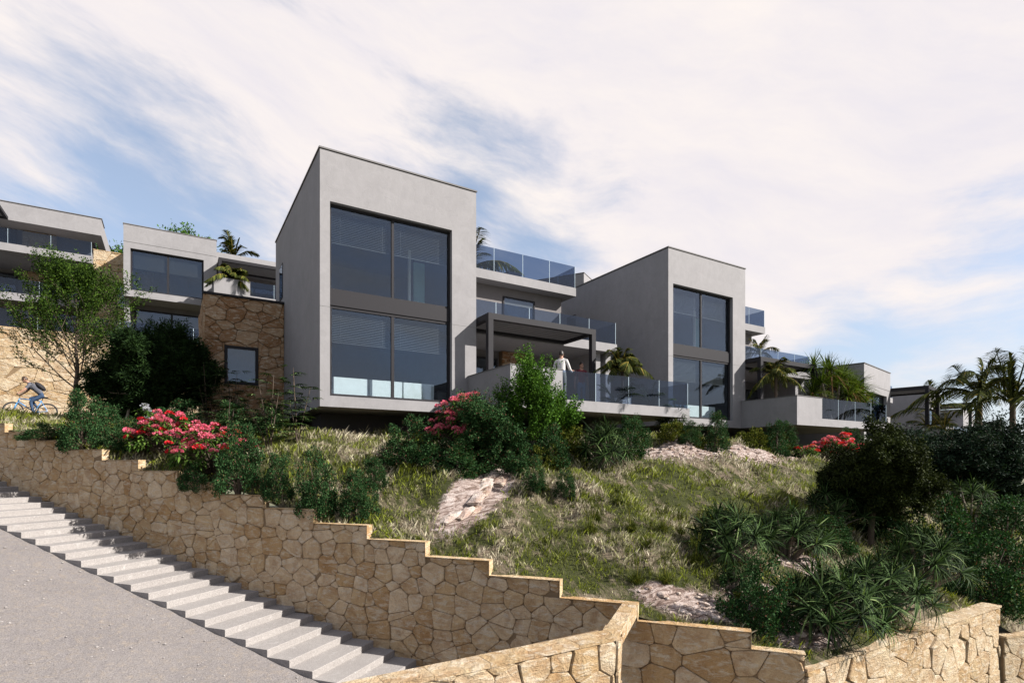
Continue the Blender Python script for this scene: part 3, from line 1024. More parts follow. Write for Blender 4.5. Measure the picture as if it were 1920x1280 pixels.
def shell(parent, W_, D_, Hh, ox0, ox1, oz0, oz1, m, recess=0.0):
    """box building with one big opening in its front (y=0) face"""
    t = 0.25
    V = [(0, 0, 0), (W_, 0, 0), (W_, 0, Hh), (0, 0, Hh), (0, D_, 0), (W_, D_, 0), (W_, D_, Hh), (0, D_, Hh),
         (ox0, 0, oz0), (ox1, 0, oz0), (ox1, 0, oz1), (ox0, 0, oz1), (ox0, .3, oz0), (ox1, .3, oz0), (ox1, .3, oz1), (ox0, .3, oz1)]
    Fc = [(1, 5, 6, 2), (4, 0, 3, 7), (5, 4, 7, 6), (3, 2, 6, 7), (4, 5, 1, 0),
          (0, 1, 9, 8), (1, 2, 10, 9), (2, 3, 11, 10), (3, 0, 8, 11),
          (8, 9, 13, 12), (9, 10, 14, 13), (10, 11, 15, 14), (11, 8, 12, 15)]
    o = MB().add(V, Fc).build('wall', m, parent)
    return o


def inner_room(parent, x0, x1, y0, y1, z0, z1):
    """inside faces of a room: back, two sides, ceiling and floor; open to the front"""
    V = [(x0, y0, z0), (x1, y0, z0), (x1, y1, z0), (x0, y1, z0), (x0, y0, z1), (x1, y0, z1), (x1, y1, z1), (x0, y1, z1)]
    MB().add(V, [(3, 2, 6, 7), (0, 3, 7, 4), (2, 1, 5, 6), (4, 7, 6, 5)]).build('room_wall', M['plaster_shade_tinted'], parent)
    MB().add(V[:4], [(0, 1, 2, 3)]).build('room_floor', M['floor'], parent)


def pergola(root, x0, x1, y0, y1, zt, zb):
    b = .19
    mb = MB()
    mb.box(x0, x1, y0, y0 + b, zt - .2, zt)
    mb.box(x0, x1, y1 - b, y1, zt - .2, zt)
    mb.box(x0, x0 + b, y0 + b + .001, y1 - b - .001, zt - .2, zt - .001)
    mb.box(x1 - b, x1, y0 + b + .001, y1 - b - .001, zt - .2, zt - .001)
    p = mb.build('pergola', M['metal'], root)
    for x in (x0, x1 - b):
        box('post', M['metal'], p, x + .002, x + b - .002, y0 + .002, y0 + b - .002, zb, zt - .2)
    n = int(round((y1 - y0 - 2 * b) / .21))
    for i in range(n):
        yy = y0 + b + (y1 - y0 - 2 * b) * (i + .5) / n
        w2 = (y1 - y0 - 2 * b) / n * .485
        MB().add([(x0 + b + .003, yy - w2, zt - .12), (x1 - b - .003, yy - w2, zt - .12), (x1 - b - .003, yy + w2, zt - .105), (x0 + b + .003, yy + w2, zt - .105),
                  (x0 + b + .003, yy - w2, zt - .095), (x1 - b - .003, yy - w2, zt - .095), (x1 - b - .003, yy + w2, zt - .08), (x0 + b + .003, yy + w2, zt - .08)],
                 [(3, 2, 1, 0), (4, 5, 6, 7), (0, 1, 5, 4), (1, 2, 6, 5), (2, 3, 7, 6), (3, 0, 4, 7)]).build('louvre', M['louvre'], p)
    return p


def villa(loc, label):
    r = thing('villa', label, 'house', loc, 0, 'grey villas along the slope')
    # the tall two-storey box. local origin = lower left corner of its front
    x0, x1, z0, z1 = 0.29, 4.27, 0.33, 6.10
    shell(r, 5.18, 8.25, 7.58, x0, x1, z0, z1, M['plaster'])
    MB().box(-.03, 5.21, -.03, 8.28, 7.60, 7.645).build('roof_coping', M['coping'], r)
    MB().box(.02, 5.16, .02, 8.23, 7.58, 7.60).build('coping_shadow_strip', M['dark'], r)  # dark-coloured strip painted in as the shadow line below the coping
    # spandrel between the storeys, frames, panes
    box('spandrel_panel', M['metal'], r, x0, x1, .13, .31, 3.06, 3.50)
    window(r, x0, x1, z0, 3.06, .16, 2, .085, 0.92)
    window(r, x0, x1, 3.50, z1, .16, 2, .07, 0.98)
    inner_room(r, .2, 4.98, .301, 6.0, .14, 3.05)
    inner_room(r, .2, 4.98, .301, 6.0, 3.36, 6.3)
    box('room_partition', M['teal'], r, 3.55, 3.95, 1.6, 1.7, 3.37, 5.4)
    box('room_partition', M['white'], r, 3.28, 3.36, 1.4, 1.5, 3.37, 5.7)
    box('facade_joint', M['coping'], r, .002, x0 - .004, -.003, -.0005, 2.955, 2.965)
    box('facade_joint', M['coping'], r, x1 + .004, 5.178, -.003, -.0005, 2.955, 2.965)
    # slit window in the left wall
    f = box('window', M['metal'], r, -.02, .03, 6.45, 7.2, 4.85, 6.2)
    box('pane', M['pane'], f, -.024, -.021, 6.5, 7.15, 4.9, 6.15)
    # main balcony
    mb = MB().box(4.87, 12.6, -2.78, -.002, 0.0, 0.34).box(5.182, 12.6, -.002, 3.6, 0.0, 0.34)
    mb.build('balcony_slab', M['plaster'], r)
    MB().box(4.87, 6.79, -2.78, -2.60, .341, 1.26).box(4.87, 5.03, -2.599, -.002, .341, 1.259).build('parapet', M['plaster'], r)
    MB().box(4.85, 6.81, -2.80, -2.58, 1.2605, 1.285).box(4.85, 5.05, -2.579, -.002, 1.2605, 1.284).build('parapet_coping', M['coping'], r)
    rail_x(r, (6.80, 8.15, 9.6, 11.05, 12.52), -2.76, .345, 1.27)
    rail_y(r, 12.52, (-2.72, -1.3, .2, 1.7), .345, 1.27)
    # ground floor back wall: window with blind, stone pier, door, lit wall end
    MB().box(5.181, 12.2, 3.6, 8.2, 0.0, 3.07).build('wall', M['plaster_shade_tinted'], r)
    window(r, 5.4, 8.0, .36, 2.75, 3.44, 2, .07, 1.25)
    pier = box('stone_pier', M['mortar'], r, 8.15, 9.75, 3.36, 3.60, .341, 3.069)
    masonry(r, (0, 3.36, 0), (1, 0, 0), (0, -1, 0), 8.15, 9.75, .341, 3.06, 0.62, 0.42, M['stone_brown'], 57, depth=.035)
    window(r, 9.9, 11.3, .36, 2.6, 3.5, 1, .07, 0.0)
    box('wall_fin', M['plaster'], r, 11.75, 12.0, 1.55, 3.598, .341, 3.069)
    box('wall_fin', M['plaster'], r, 12.3, 12.58, 1.55, 3.598, .341, 3.069)
    # middle terrace
    MB().box(5.181, 12.61, 1.17, 4.65, 3.07, 3.43).build('terrace_slab', M['plaster'], r)
    rail_x(r, (5.19, 6.65, 8.14, 9.61, 11.11, 12.56), 1.21, 3.435, 4.35)
    rail_y(r, 12.56, (1.23, 2.7, 4.2), 3.435, 4.35)
    # upper volume
    MB().box(5.181, 12.2, 4.65, 8.24, 3.431, 6.22).build('wall', M['plaster_shade_tinted'], r)
    window(r, 8.95, 10.66, 3.45, 5.83, 4.60, 1, .07, 0.0, .045)
    # top terrace
    MB().box(5.181, 12.59, 4.0, 8.24, 6.221, 6.61).build('terrace_slab', M['plaster'], r)
    rail_x(r, (5.19, 6.7, 8.16, 9.63, 11.08, 12.55), 4.03, 6.615, 7.62)
    rail_y(r, 12.55, (4.05, 5.4, 6.8, 8.2), 6.615, 7.62)
    box('roof_box', M['coping'], r, 9.2, 9.9, 4.6, 5.3, 6.611, 7.0)
    # supports in the dark under the building
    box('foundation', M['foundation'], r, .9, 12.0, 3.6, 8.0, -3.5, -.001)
    box('pillar', M['plaster_shade_tinted'], r, 11.1, 11.45, 1.2, 3.0, -3.5, -.001)
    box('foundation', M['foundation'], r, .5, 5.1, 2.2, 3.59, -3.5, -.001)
    pergola(r, 5.22, 9.80, -.80, 1.15, 3.31, .342)
    return r


LOC1 = (3.69, 16.95, 1.71)
v1 = villa(LOC1, 'nearest grey villa with the tall two-storey window box, stone annex on its left')
copy_tree(v1, None, (18.17, 16.96, 1.71), 0, 'second grey villa in the row, right of the two men on the balcony')


def sofa(parent_loc, rz, label):
    t = thing('sofa', label, 'sofa', parent_loc, rz, 'white sofas inside the windows')
    mb = MB().box(0, 3.4, 0, .75, .06, .50); mb.build('seat', M['sofa'], t)
    for i in range(3):
        box('backrest', M['sofa'], t, .02 + i * 1.14, 1.10 + i * 1.14, -.16, -.005, .30, .86)
    return t


s1 = sofa((4.25, 17.85, 1.86), 0, 'long white sofa behind the lower window of the nearest villa')
copy_tree(s1, None, (18.73, 17.86, 1.86), 0, 'long white sofa behind the lower window of the second villa')
box_o = thing('cabinet', 'low dark cabinet inside the nearest villa, at the right end of the white sofa', 'cabinet', (7.75, 17.6, 1.86))
MB().box(0, .55, 0, .5, .04, .62).build('body', M['floor'], box_o)
MB().box(-.02, .57, -.02, .52, .621, .65).build('top', M['metal'], box_o)

# --- stone annex at the left of the nearest villa
an = thing('annex', 'flat-roofed brown stone annex with one small shuttered window beside the nearest villa', 'house', (0, 0, 0))
MB().box(.98, 3.68, 23.14, 27.6, 0.5, 6.2).build('wall', M['mortar'], an)
MB().box(.93, 3.685, 23.04, 27.6, 6.2, 6.28).build('roof_coping', M['metal'], an)
masonry(an, (0, 23.14, 0), (1, 0, 0), (0, -1, 0), .98, 3.68, 1.2, 6.2, 0.66, 0.40, M['stone_brown'], 61, hole=(1.62, 2.76, 2.98, 4.40), depth=.05)
masonry(an, (0.98, 0, 0), (0, -1, 0), (-1, 0, 0), -27.6, -23.1, 1.4, 6.2, 1.0, 0.6, M['stone_brown'], 62, depth=.04)
fwn = window(an, 1.62, 2.76, 2.98, 4.40, 23.06, 1, .10, 0.0, .07)
mb = MB()
for k in range(34):
    zc_ = 4.26 - k * .036
    mb.add([(1.73, 23.125, zc_ - .012), (2.65, 23.125, zc_ - .012), (2.65, 23.135, zc_ + .014), (1.73, 23.135, zc_ + .014)], [(0, 1, 2, 3)])
stuff(mb.build('blind', M['blind'], fwn))

# ------------------------------------------------------------------ upper row of houses
def villa_small(loc, rz, label, terrace=False):
    r = thing('villa', label, 'house', loc, rz, 'grey villas of the upper row')
    shell(r, 5.18, 8.25, 4.5, .36, 4.42, .42, 3.05, M['plaster'])
    MB().box(-.03, 5.21, -.03, 8.28, 4.52, 4.565).build('roof_coping', M['coping'], r)
    MB().box(.02, 5.16, .02, 8.23, 4.50, 4.52).build('coping_shadow_strip', M['dark'], r)  # shadow line under the coping, given by a dark colour
    MB().box(-.012, 5.19, -.012, -.001, 3.42, 3.44).build('facade_joint', M['coping'], r)
    window(r, .36, 4.42, .42, 3.05, .16, 2, .1, 0.95)
    inner_room(r, .2, 4.98, .301, 6.0, .14, 3.2)
    MB().box(4.87, 12.6, -2.78, -.002, 0.0, 0.34).box(5.182, 12.6, -.002, 3.6, 0.0, 0.34).build('balcony_slab', M['plaster'], r)
    MB().box(4.87, 6.95, -2.78, -2.60, .341, 1.26).box(4.87, 5.03, -2.599, -.002, .341, 1.259).build('parapet', M['plaster'], r)
    rail_x(r, (6.96, 8.4, 9.8, 11.2, 12.52), -2.76, .345, 1.27)
    MB().box(5.181, 12.4, 3.6, 8.2, 0.0, 3.4).build('wall', M['plaster_shade_tinted'], r)
    window(r, 6.4, 9.4, .36, 2.75, 3.44, 2, .07, 0)
    if terrace:
        MB().box(5.181, 12.6, 1.6, 8.2, 3.401, 3.75).build('terrace_slab', M['plaster'], r)
        rail_x(r, (5.19, 7.6, 10.1, 12.55), 1.63, 3.755, 4.6)
        pergola(r, 5.22, 8.2, -1.9, 1.15, 3.62, .342)
    else:
        pergola(r, 5.22, 12.4, -1.3, 1.15, 3.0, .342)
        MB().box(5.181, 12.6, 1.17, 8.2, 3.4, 4.15).build('roof', M['plaster'], r)
    # lower storey, set back below the box
    MB().box(.1, 12.0, 1.9, 8.1, -4.6, -.001).build('wall', M['plaster_shade_tinted'], r)
    window(r, .5, 4.7, -3.6, -.35, 1.75, 2, .1, 1.9)
    box('wall_fin', M['plaster'], r, -.0, .3, .6, 1.89, -4.6, -.001)
    return r


u1 = villa_small((-2.67, 42.6, 10.6), 0, 'small grey villa on the upper terrace with one wide window above a recessed floor')
copy_tree(u1, None, (27.75, 34.7, 10.6), R(32), 'pale villa corner peeking over the roof between the two big villas')

t3 = villa_small((32.25, 16.02, 1.0), R(11.3), 'third grey villa, mostly hidden behind the big spiky yucca', True)
t3['group'] = 'smaller grey villas at the far end of the lower row'
copy_tree(t3, None, (46.4, 18.9, 1.1), R(11.3), 'fourth grey villa, far right with a pergola before it')
copy_tree(t3, None, (60.6, 21.7, .4), R(11.3), 'farthest villa of the row, its pergola peeking between palms')

# the large house at the top left, seen from its terrace side
bh = thing('villa', 'large upper villa at the left edge with two long glass-railed terraces and a roof frame', 'house', (0, 0, 0), 0)
Y0 = 47.3
MB().box(-30, -4.72, Y0, Y0 + 4.6, 13.68, 14.16).build('terrace_slab', M['plaster'], bh)
MB().box(-30, -5.4, Y0, Y0 + 4.6, 10.55, 11.03).build('terrace_slab', M['plaster'], bh)
rail_x(bh, [-4.76 - 2.15 * i for i in range(9)][::-1], Y0 + .04, 14.165, 15.12)
rail_x(bh, [-5.45 - 2.05 * i for i in range(9)][::-1], Y0 + .04, 11.035, 11.95)
MB().box(-30, -5.2, Y0 + 4.6, Y0 + 12, 11.031, 17.2).build('wall', M['plaster_shade_tinted'], bh)
MB().box(-30, -5.2, Y0 + 3.0, Y0 + 12, 6.0, 10.549).build('wall', M['plaster_shade_tinted'], bh)
MB().box(-30, -4.45, Y0 + 2.7, Y0 + 4.59, 16.55, 17.75).box(-4.9, -4.45, Y0 + 4.591, Y0 + 14, 16.55, 17.75).build('roof_frame', M['plaster'], bh)
MB().box(-30.05, -4.4, Y0 + 2.65, Y0 + 4.6, 17.76, 17.80).build('roof_coping', M['coping'], bh)
box('pillar', M['plaster'], bh, -5.9, -5.3, Y0 + 9, Y0 + 9.6, 14.0, 16.5)
for a, b in ((-9.1, -7.2), (-15.3, -13.3)):
    box('stone_pier', M['mortar'], bh, a + .05, b - .05, Y0 + 4.3, Y0 + 4.59, 11.04, 16.54)
    masonry(bh, (0, Y0 + 4.3, 0), (1, 0, 0), (0, -1, 0), a, b, 11.04, 13.66, .9, .55, M['stone_pale'], int(a * -7), depth=.05)
    masonry(bh, (0, Y0 + 4.3, 0), (1, 0, 0), (0, -1, 0), a, b, 14.18, 16.5, .9, .55, M['stone_pale'], int(a * -9), depth=.05)
for z in (11.05, 14.18):
    for x0, x1 in ((-12.9, -9.4), (-19.5, -15.6), (-24.5, -20.5)):
        window(bh, x0, x1, z, z + 2.35, Y0 + 4.45, 2, .09, 0)
window(bh, -7.0, -5.4, 11.05, 13.4, Y0 + 4.45, 1, .09, 0)
for x0 in (-8.8, -13.2, -17.6):
    window(bh, x0, x0 + 3.6, 6.3, 9.4, Y0 + 2.85, 2, .09, 0)
pergola(bh, -24, -9.55, Y0 + .25, Y0 + 2.69, 16.75, 14.165)
swl = thing('house_wall', 'sunlit stone wall between the upper villas, half in a diagonal shadow', 'wall', (0, 0, 0))
MB().box(-4.70, 1.0, Y0 + .5, Y0 + .8, 6.0, 14.75).build('wall_core', M['mortar'], swl)
masonry(swl, (0, Y0 + .5, 0), (1, 0, 0), (0, -1, 0), -4.70, -1.2, 8.0, 14.75, 1.0, .6, M['stone_pale'], 71, depth=.05, hole=(-3.45, -2.2, 10.9, 12.6))
window(swl, -3.45, -2.2, 10.9, 12.6, Y0 + .42, 1, .12, 0, .07)
MB().box(-4.72, 1.0, Y0 + .42, Y0 + .85, 14.75, 14.80).build('coping', M['cap_stone'], swl)
chm = thing('chimney', 'small terracotta chimney pipe on the roof of the upper villa beside the tall villa', 'chimney', (8.2, 45.2, 14.75))
MB().tube([(0, 0, 0), (0, 0, .45)], [.16, .16], 12).tube([(0, 0, .45), (0, 0, .55)], [.21, .19], 12).build('pipe', M['stone_brown'], chm)
#@@VEG
# ------------------------------------------------------------------ foliage builders (numpy)
def unit(v):
    return v / np.maximum(np.linalg.norm(v, axis=-1, keepdims=True), 1e-9)


def rdir(n, r=nr):
    return unit(r.normal(size=(n, 3)))


def leaf_arrays(P, D, L, W, fold=0.25):
    """diamond leaves, folded a little along the middle: two triangles each"""
    n = len(P)
    L = np.broadcast_to(L, (n,))[:, None]; W = np.broadcast_to(W, (n,))[:, None]
    S = unit(np.cross(D, rdir(n))); U = np.cross(S, D)
    a = P; b = P + D * L * .45 + S * W * .5 + U * W * fold; c = P + D * L; d = P + D * L * .45 - S * W * .5 + U * W * fold
    V = np.stack([a, b, c, d], 1).reshape(-1, 3)
    i = np.arange(n)[:, None] * 4
    return V, np.concatenate([i + [0, 1, 2], i + [0, 2, 3]], 0)


def blade_arrays(P, D, L, W, droop, seg=4, shape=0.35):
    """long tapering leaves that bend down under their weight"""
    n = len(P)
    L = np.broadcast_to(L, (n,)); W = np.broadcast_to(W, (n,)); droop = np.broadcast_to(droop, (n,))
    t = np.linspace(0, 1, seg + 1)
    pts = P[:, None] + D[:, None] * (L[:, None] * t)[..., None]
    pts[..., 2] -= (droop * L)[:, None] * t ** 2.2
    S = np.cross(D, np.array([0, 0, 1.0])); bad = np.linalg.norm(S, axis=1) < .05; S[bad] = (1, 0, 0)
    S = unit(S + rdir(n) * .25)
    prof = np.where(t < shape, .55 + .45 * t / shape, 1 - ((t - shape) / (1 - shape)) ** 1.5 * .97)
    wv = (W[:, None] * prof)[..., None] * .5
    A = pts - S[:, None] * wv; B = pts + S[:, None] * wv
    V = np.stack([A, B], 2).reshape(-1, 3)
    k = np.arange(seg) * 2; base = (np.arange(n) * 2 * (seg + 1))[:, None]
    q = (base + k)[..., None] + np.array([0, 1, 3, 2])
    return V, q.reshape(-1, 4)


def ball(n, r=nr):
    return rdir(n, r) * (r.uniform(size=(n, 1)) ** (1 / 3))


def shrub_proto(name, rad, hgt, m, nclump, nleaf, lsize, seed, clump=.2, flat=.8, label='', loc=(0, 0, 0), up=.15):
    r = np.random.RandomState(seed)
    root = thing(name, label, 'shrub', loc)
    c = rdir(nclump, r) * r.uniform(.72, 1.0, size=(nclump, 1))
    c[:, 2] = np.abs(c[:, 2]) * 1.0
    lump = 1 + .22 * np.sin(3 * np.arctan2(c[:, 1], c[:, 0]) + seed) * (1 - .5 * c[:, 2])
    c = c * np.array([rad, rad, hgt * .86]) * lump[:, None]
    c[:, 2] = np.maximum(c[:, 2], hgt * .06) + hgt * .02
    low = r.uniform(size=nclump) < .35
    c[low, 2] *= r.uniform(.2, .8, low.sum())
    idx = r.randint(0, nclump, nleaf)
    off = ball(nleaf, r) * clump * r.uniform(.6, 1.25, nclump)[idx][:, None]
    P = c[idx] + off
    D = unit(unit(off) * .7 + unit(c[idx]) * .4 + np.array([0, 0, up]) + rdir(nleaf, r) * .7)
    V, F = leaf_arrays(P, D, lsize * r.uniform(.7, 1.3, nleaf), lsize * .72 * r.uniform(.8, 1.2, nleaf))
    stuff(link('foliage', mesh_np('foliage', V, F), m, root))
    mb = MB()
    for k in range(0, nclump, max(1, nclump // 14)):
        q = Vector(c[k]) * .92
        mid = Vector((q.x * .35, q.y * .35, q.z * .55))
        mb.tube([(q.x * .06, q.y * .06, -.12), mid, q], [.022, .014, .005], 5, False)
    mb.build('stem', M['bark'], root)
    return root


def put(root, x, y, scale=1.0, rz=None, label=None, dz=0.0, first=False, group=None):
    if rz is None:
        rz = rng.uniform(0, 6.28)
    loc = (x, y, h1(x, y) + dz)
    if first:
        root.location = loc; root.rotation_euler = (0, 0, rz)
        root.scale = (scale,) * 3 if not hasattr(scale, '__len__') else scale
        o = root
        if label: o['label'] = label
    else:
        o = copy_tree(root, None, loc, rz, label, scale)
    if group:
        o['group'] = group
    return o


def place_all(protos, rows, group):
    used = set()
    for k, (x, y, sc_, lab) in enumerate(rows):
        p = protos[k % len(protos)]
        put(p, x, y, sc_, None, lab, -.03, p.name not in used, group)
        used.add(p.name)


# ------------------------------------------------------------------ small-leaved green shrubs
shr = [shrub_proto('green_shrub', .56, 1.22, M['leaf_shrub'], 75, 9000, .040, 3 + i, .135) for i in range(3)]
place_all(shr, [
    (1.30, 14.25, (.88, .88, 1.42), 'small-leaved green shrub between the lower rhododendron and the stepped wall'),
    (2.05, 13.65, (.7, .7, .9), 'low green shrub second from the left in the row behind the stepped wall'),
    (2.75, 12.85, (.82, .82, 1.35), 'tall rounded green shrub in the middle of the row right behind the stepped wall'),
    (3.50, 12.35, (.74, .74, .98), 'rounded green shrub at the right end of the row behind the stepped wall'),
    (4.18, 13.35, .66, 'small round green shrub alone on the grass below the nearest villa'),
    (5.30, 13.75, (1.25, 1.25, 1.15), 'shaded green shrub below the right corner of the nearest villa box'),
    (6.35, 13.2, (1.4, 1.4, .95), 'broad shaded green shrub at the foot of the pink-flowered bush'),
    (-2.05, 18.60, (1.0, 1.0, 1.35), 'pale green shrub at the foot of the fine-leaved tree'),
    (-1.05, 18.30, .85, 'green shrub between the fine-leaved tree and the red rhododendron'),
    (-2.95, 19.60, (1.2, 1.2, .42), 'low hedge-like shrub right of the cyclist, above the stepped wall'),
    (11.6, 12.35, (.85, .85, 1.1), 'green shrub behind the spiky shrub under the long balcony'),
    (14.9, 12.98, .72, 'green shrub at the left of the rocky crest below the second villa'),
    (16.2, 13.0, (.95, .95, 1.28), 'tall rounded green shrub on the rocky crest in front of the second villa'),
    (19.9, 13.1, (.9, .9, 1.2), 'green shrub under the left corner of the second balcony'),
    (21.0, 13.5, (.95, .95, 1.1), 'green shrub just left of the red and pink flowers on the ridge'),
    (25.1, 13.1, (1.2, 1.2, 1.35), 'green shrub right behind the red and pink flowers on the ridge'),
    (26.0, 11.9, 1.0, 'darker green shrub right of the flowers on the ridge'),
    (8.75, 6.10, (1.0, 1.0, 1.25), 'green shrub with reddish buds at the corner step of the lower stone wall'),
    (9.30, 6.95, (.6, .6, .55), 'green shrub with reddish buds just uphill of the corner step shrub'),
    (13.7, 7.6, (1.0, 1.0, .8), 'low green shrub between the two groups of long-leaved shrubs'),
    (17.0, 5.6, (1.5, 1.5, 1.7), 'large green shrub at the right edge behind the lower wall end'),
    (17.6, 6.9, (1.6, 1.6, 1.8), 'large green shrub behind the one at the lower right edge'),
    (20.4, 6.3, (1.7, 1.7, 1.7), 'large shaded shrub at the right edge below the olive-like trees'),
    (7.55, 11.35, (.5, .5, .8), 'small green shrub growing beside the sloping rock outcrop'),
    (8.15, 10.9, (.45, .45, .62), 'little bright shrub right of the sloping rock outcrop'),
    (16.6, 7.9, (1.2, 1.2, 1.0), 'yellow-tinged shrub in the shade right of the dark round tree'),
    (7.7, 12.7, (1.1, 1.1, 1.15), 'dark green shrub at the foot of the bright young tree, left side'),
    (8.9, 12.5, (1.0, 1.0, 1.1), 'dark green shrub at the foot of the bright young tree, right side'),
    (.45, 15.0, (.7, .7, .6), 'low green shrub under the lower rhododendron, against the stepped wall'),
    (-1.6, 19.6, (1.2, 1.2, .9), 'shaded green shrub under the dark feathery trees'),
    (.2, 20.2, (1.1, 1.1, .9), 'shaded green shrub in front of the annex, behind the upper rhododendron'),
    (1.6, 18.9, (1.1, 1.1, .95), 'shaded green shrub under the annex window'),
    (2.6, 18.2, (1.0, 1.0, .9), 'shaded green shrub at the meeting of the annex and the nearest villa'),
    (12.6, 13.1, (.8, .8, .8), 'low green shrub at the left end of the pale rock crest'),
], 'small-leaved green shrubs on the slope')

# feathery yellow-green shrubs
olv = [shrub_proto('feathery_shrub', .5, .95, M['leaf_olive'], 60, 3800, .05, 33 + i, .15, up=1.5) for i in range(2)]
place_all(olv, [
    (14.5, 13.35, .85, 'feathery yellow-green shrub at the left end of the crest below the second villa'),
    (15.5, 13.3, .75, 'feathery yellow-green shrub between the two green shrubs on the rocky crest'),
    (19.2, 13.55, 1.2, 'feathery yellow-green shrub below the left part of the second balcony'),
    (20.8, 13.6, .9, 'feathery yellowish shrub in the row below the second balcony'),
    (9.75, 13.15, (1.2, 1.2, 1.35), 'yellow-green bush right of the bright sapling under the first balcony'),
    (8.5, 12.35, .8, 'yellowish bush in front of the bright sapling'),
    (22.8, 8.2, (1.3, 1.3, 1.1), 'yellow-green bush in the shade at the right, behind the dark round tree'),
], 'feathery yellow-green shrubs')


# ------------------------------------------------------------------ long-leaved shrubs with many heads
def head_mesh(seed, n=62, L=.5, W=.022, m=None, stiff=.5):
    r = np.random.RandomState(seed)
    el = np.arcsin(r.uniform(-.30, 1.0, n)); az = r.uniform(0, 2 * PI, n)
    D = np.stack([np.cos(el) * np.cos(az), np.cos(el) * np.sin(az), np.sin(el)], 1)
    P = D * .02
    V, F = blade_arrays(P, D, L * r.uniform(.75, 1.15, n), W * r.uniform(.8, 1.2, n), stiff * r.uniform(.4, 1.3, n) * (1.05 - D[:, 2] * .6), 5, .25)
    me = mesh_np('leaf_head', V, F, True)
    me.materials.append(m or M['leaf_blade'])
    return me


HM = [head_mesh(100 + i, 56, .54, .025, None, .6) for i in range(4)]


def long_leaved(label, x, y, rad, hgt, nh, seed, zf=None, meshes=HM, sz=1.0, cat='shrub', name='long_leaved_shrub', group='long-leaved shrubs with drooping heads', dz=0):
    r = random.Random(seed)
    z = h1(x, y) if zf is None else zf
    root = thing(name, label, cat, (x, y, z + dz), 0, group)
    mb = MB()
    for i in range(nh):
        a = 2.39996 * i + r.uniform(-.3, .3)
        f = math.sqrt((i + .4) / nh)
        q = Vector((math.cos(a) * rad * .72 * f, math.sin(a) * rad * .72 * f, hgt * (.78 - .55 * f * f) + r.uniform(-.08, .08)))
        o = link('leaf_head', r.choice(meshes), None, root, q)
        tilt = f * 0.85
        o.rotation_euler = (Matrix.Rotation(a, 3, 'Z') @ Matrix.Rotation(tilt, 3, 'Y') @ Matrix.Rotation(r.uniform(0, 6.28), 3, 'Z')).to_euler()
        o.scale = (sz * r.uniform(.85, 1.15),) * 3
        mid = Vector((q.x * .45, q.y * .45, q.z * .5))
        mb.tube([(q.x * .1, q.y * .1, -.15), mid, q], [.04, .03, .022], 6, False)
    mb.build('stem', M['bark_pale'], root)
    return root


long_leaved('rounded shrub with long drooping leaves under the first balcony, on the rocky edge', 10.3, 12.0, .92, 1.5, 22, 1)
long_leaved('wide shrub with long drooping leaves on the grass slope, nearest the flowering grass tufts', 10.1, 7.75, 1.15, 1.2, 22, 2)
long_leaved('shrub with long drooping leaves behind and right of the one on the grass slope', 12.3, 7.8, 1.1, 1.3, 20, 3)
long_leaved('large shrub with long drooping leaves overhanging the sunlit wall at its left end', 10.0, 5.62, 1.2, 1.25, 24, 4)
long_leaved('large shrub with long drooping leaves hanging over the middle of the sunlit wall', 12.0, 5.72, 1.25, 1.35, 24, 5)
long_leaved('dark shaded shrub with long leaves left of the dark round tree', 15.3, 8.35, 1.05, 1.5, 16, 6)
long_leaved('shrub with long drooping leaves above the right end of the sunlit wall', 14.8, 6.1, 1.20, 1.7, 20, 7)
long_leaved('long-leaved shrub in the shade at the right, below the olive-like trees', 22.6, 7.9, 1.3, 2.0, 16, 8)
long_leaved('long-leaved shrub touching the right edge of the view in the shade', 27.3, 8.4, 1.3, 2.0, 14, 9)
long_leaved('small long-leaved shrub in the dark under the right end of the first balcony', 15.9, 14.6, .75, 1.5, 9, 10)
long_leaved('single small tuft-headed plant on the gravel right of the flowering grasses', 9.25, 7.0, .28, .62, 4, 12, sz=.62)

# the big spiky yucca behind the second balcony
YM = [head_mesh(140 + i, 110, 1.05, .042, M['leaf_yucca'], .4) for i in range(3)]
DM = [head_mesh(150 + i, 50, .8, .04, M['dead_leaf'], 1.3) for i in range(2)]
yu = thing('yucca', 'huge many-headed spiky yucca behind the glass balcony of the second villa', 'yucca', (29.3, 15.95, 1.95))
r_ = random.Random(77)
mb = MB()
for i, (dx, dy, dz) in enumerate([(-1.5, .3, 3.05), (-1.0, -.3, 2.75), (-.3, .3, 3.1), (.3, -.2, 2.6), (.9, .2, 2.75), (1.35, -.3, 2.2), (1.7, .0, 1.7), (2.05, -.3, 1.2),
                                  (-.6, -.5, 2.2), (.2, -.6, 1.9), (.9, -.6, 1.65), (1.5, -.5, 1.1), (-1.6, -.2, 2.1), (-1.9, .1, 1.6), (-.2, -.7, 1.5), (.6, .5, 2.3), (-1.1, .5, 2.5), (2.1, .2, .9)]):
    q = Vector((dx, dy, dz))
    o = link('leaf_head', r_.choice(YM), None, yu, q)
    o.rotation_euler = (r_.uniform(-.25, .25) - dy * .3, .22 * dx, r_.uniform(0, 6))
    if i % 2:
        o = link('dry_leaves', r_.choice(DM), None, yu, q - Vector((0, 0, .25)))
        o.rotation_euler = (0, 0, r_.uniform(0, 6))
    mb.tube([(dx * .2, dy * .2, -.1), (dx * .6, dy * .6, dz * .5), q], [.09, .07, .05], 7, False)
mb.build('trunk', M['bark_pale'], yu)


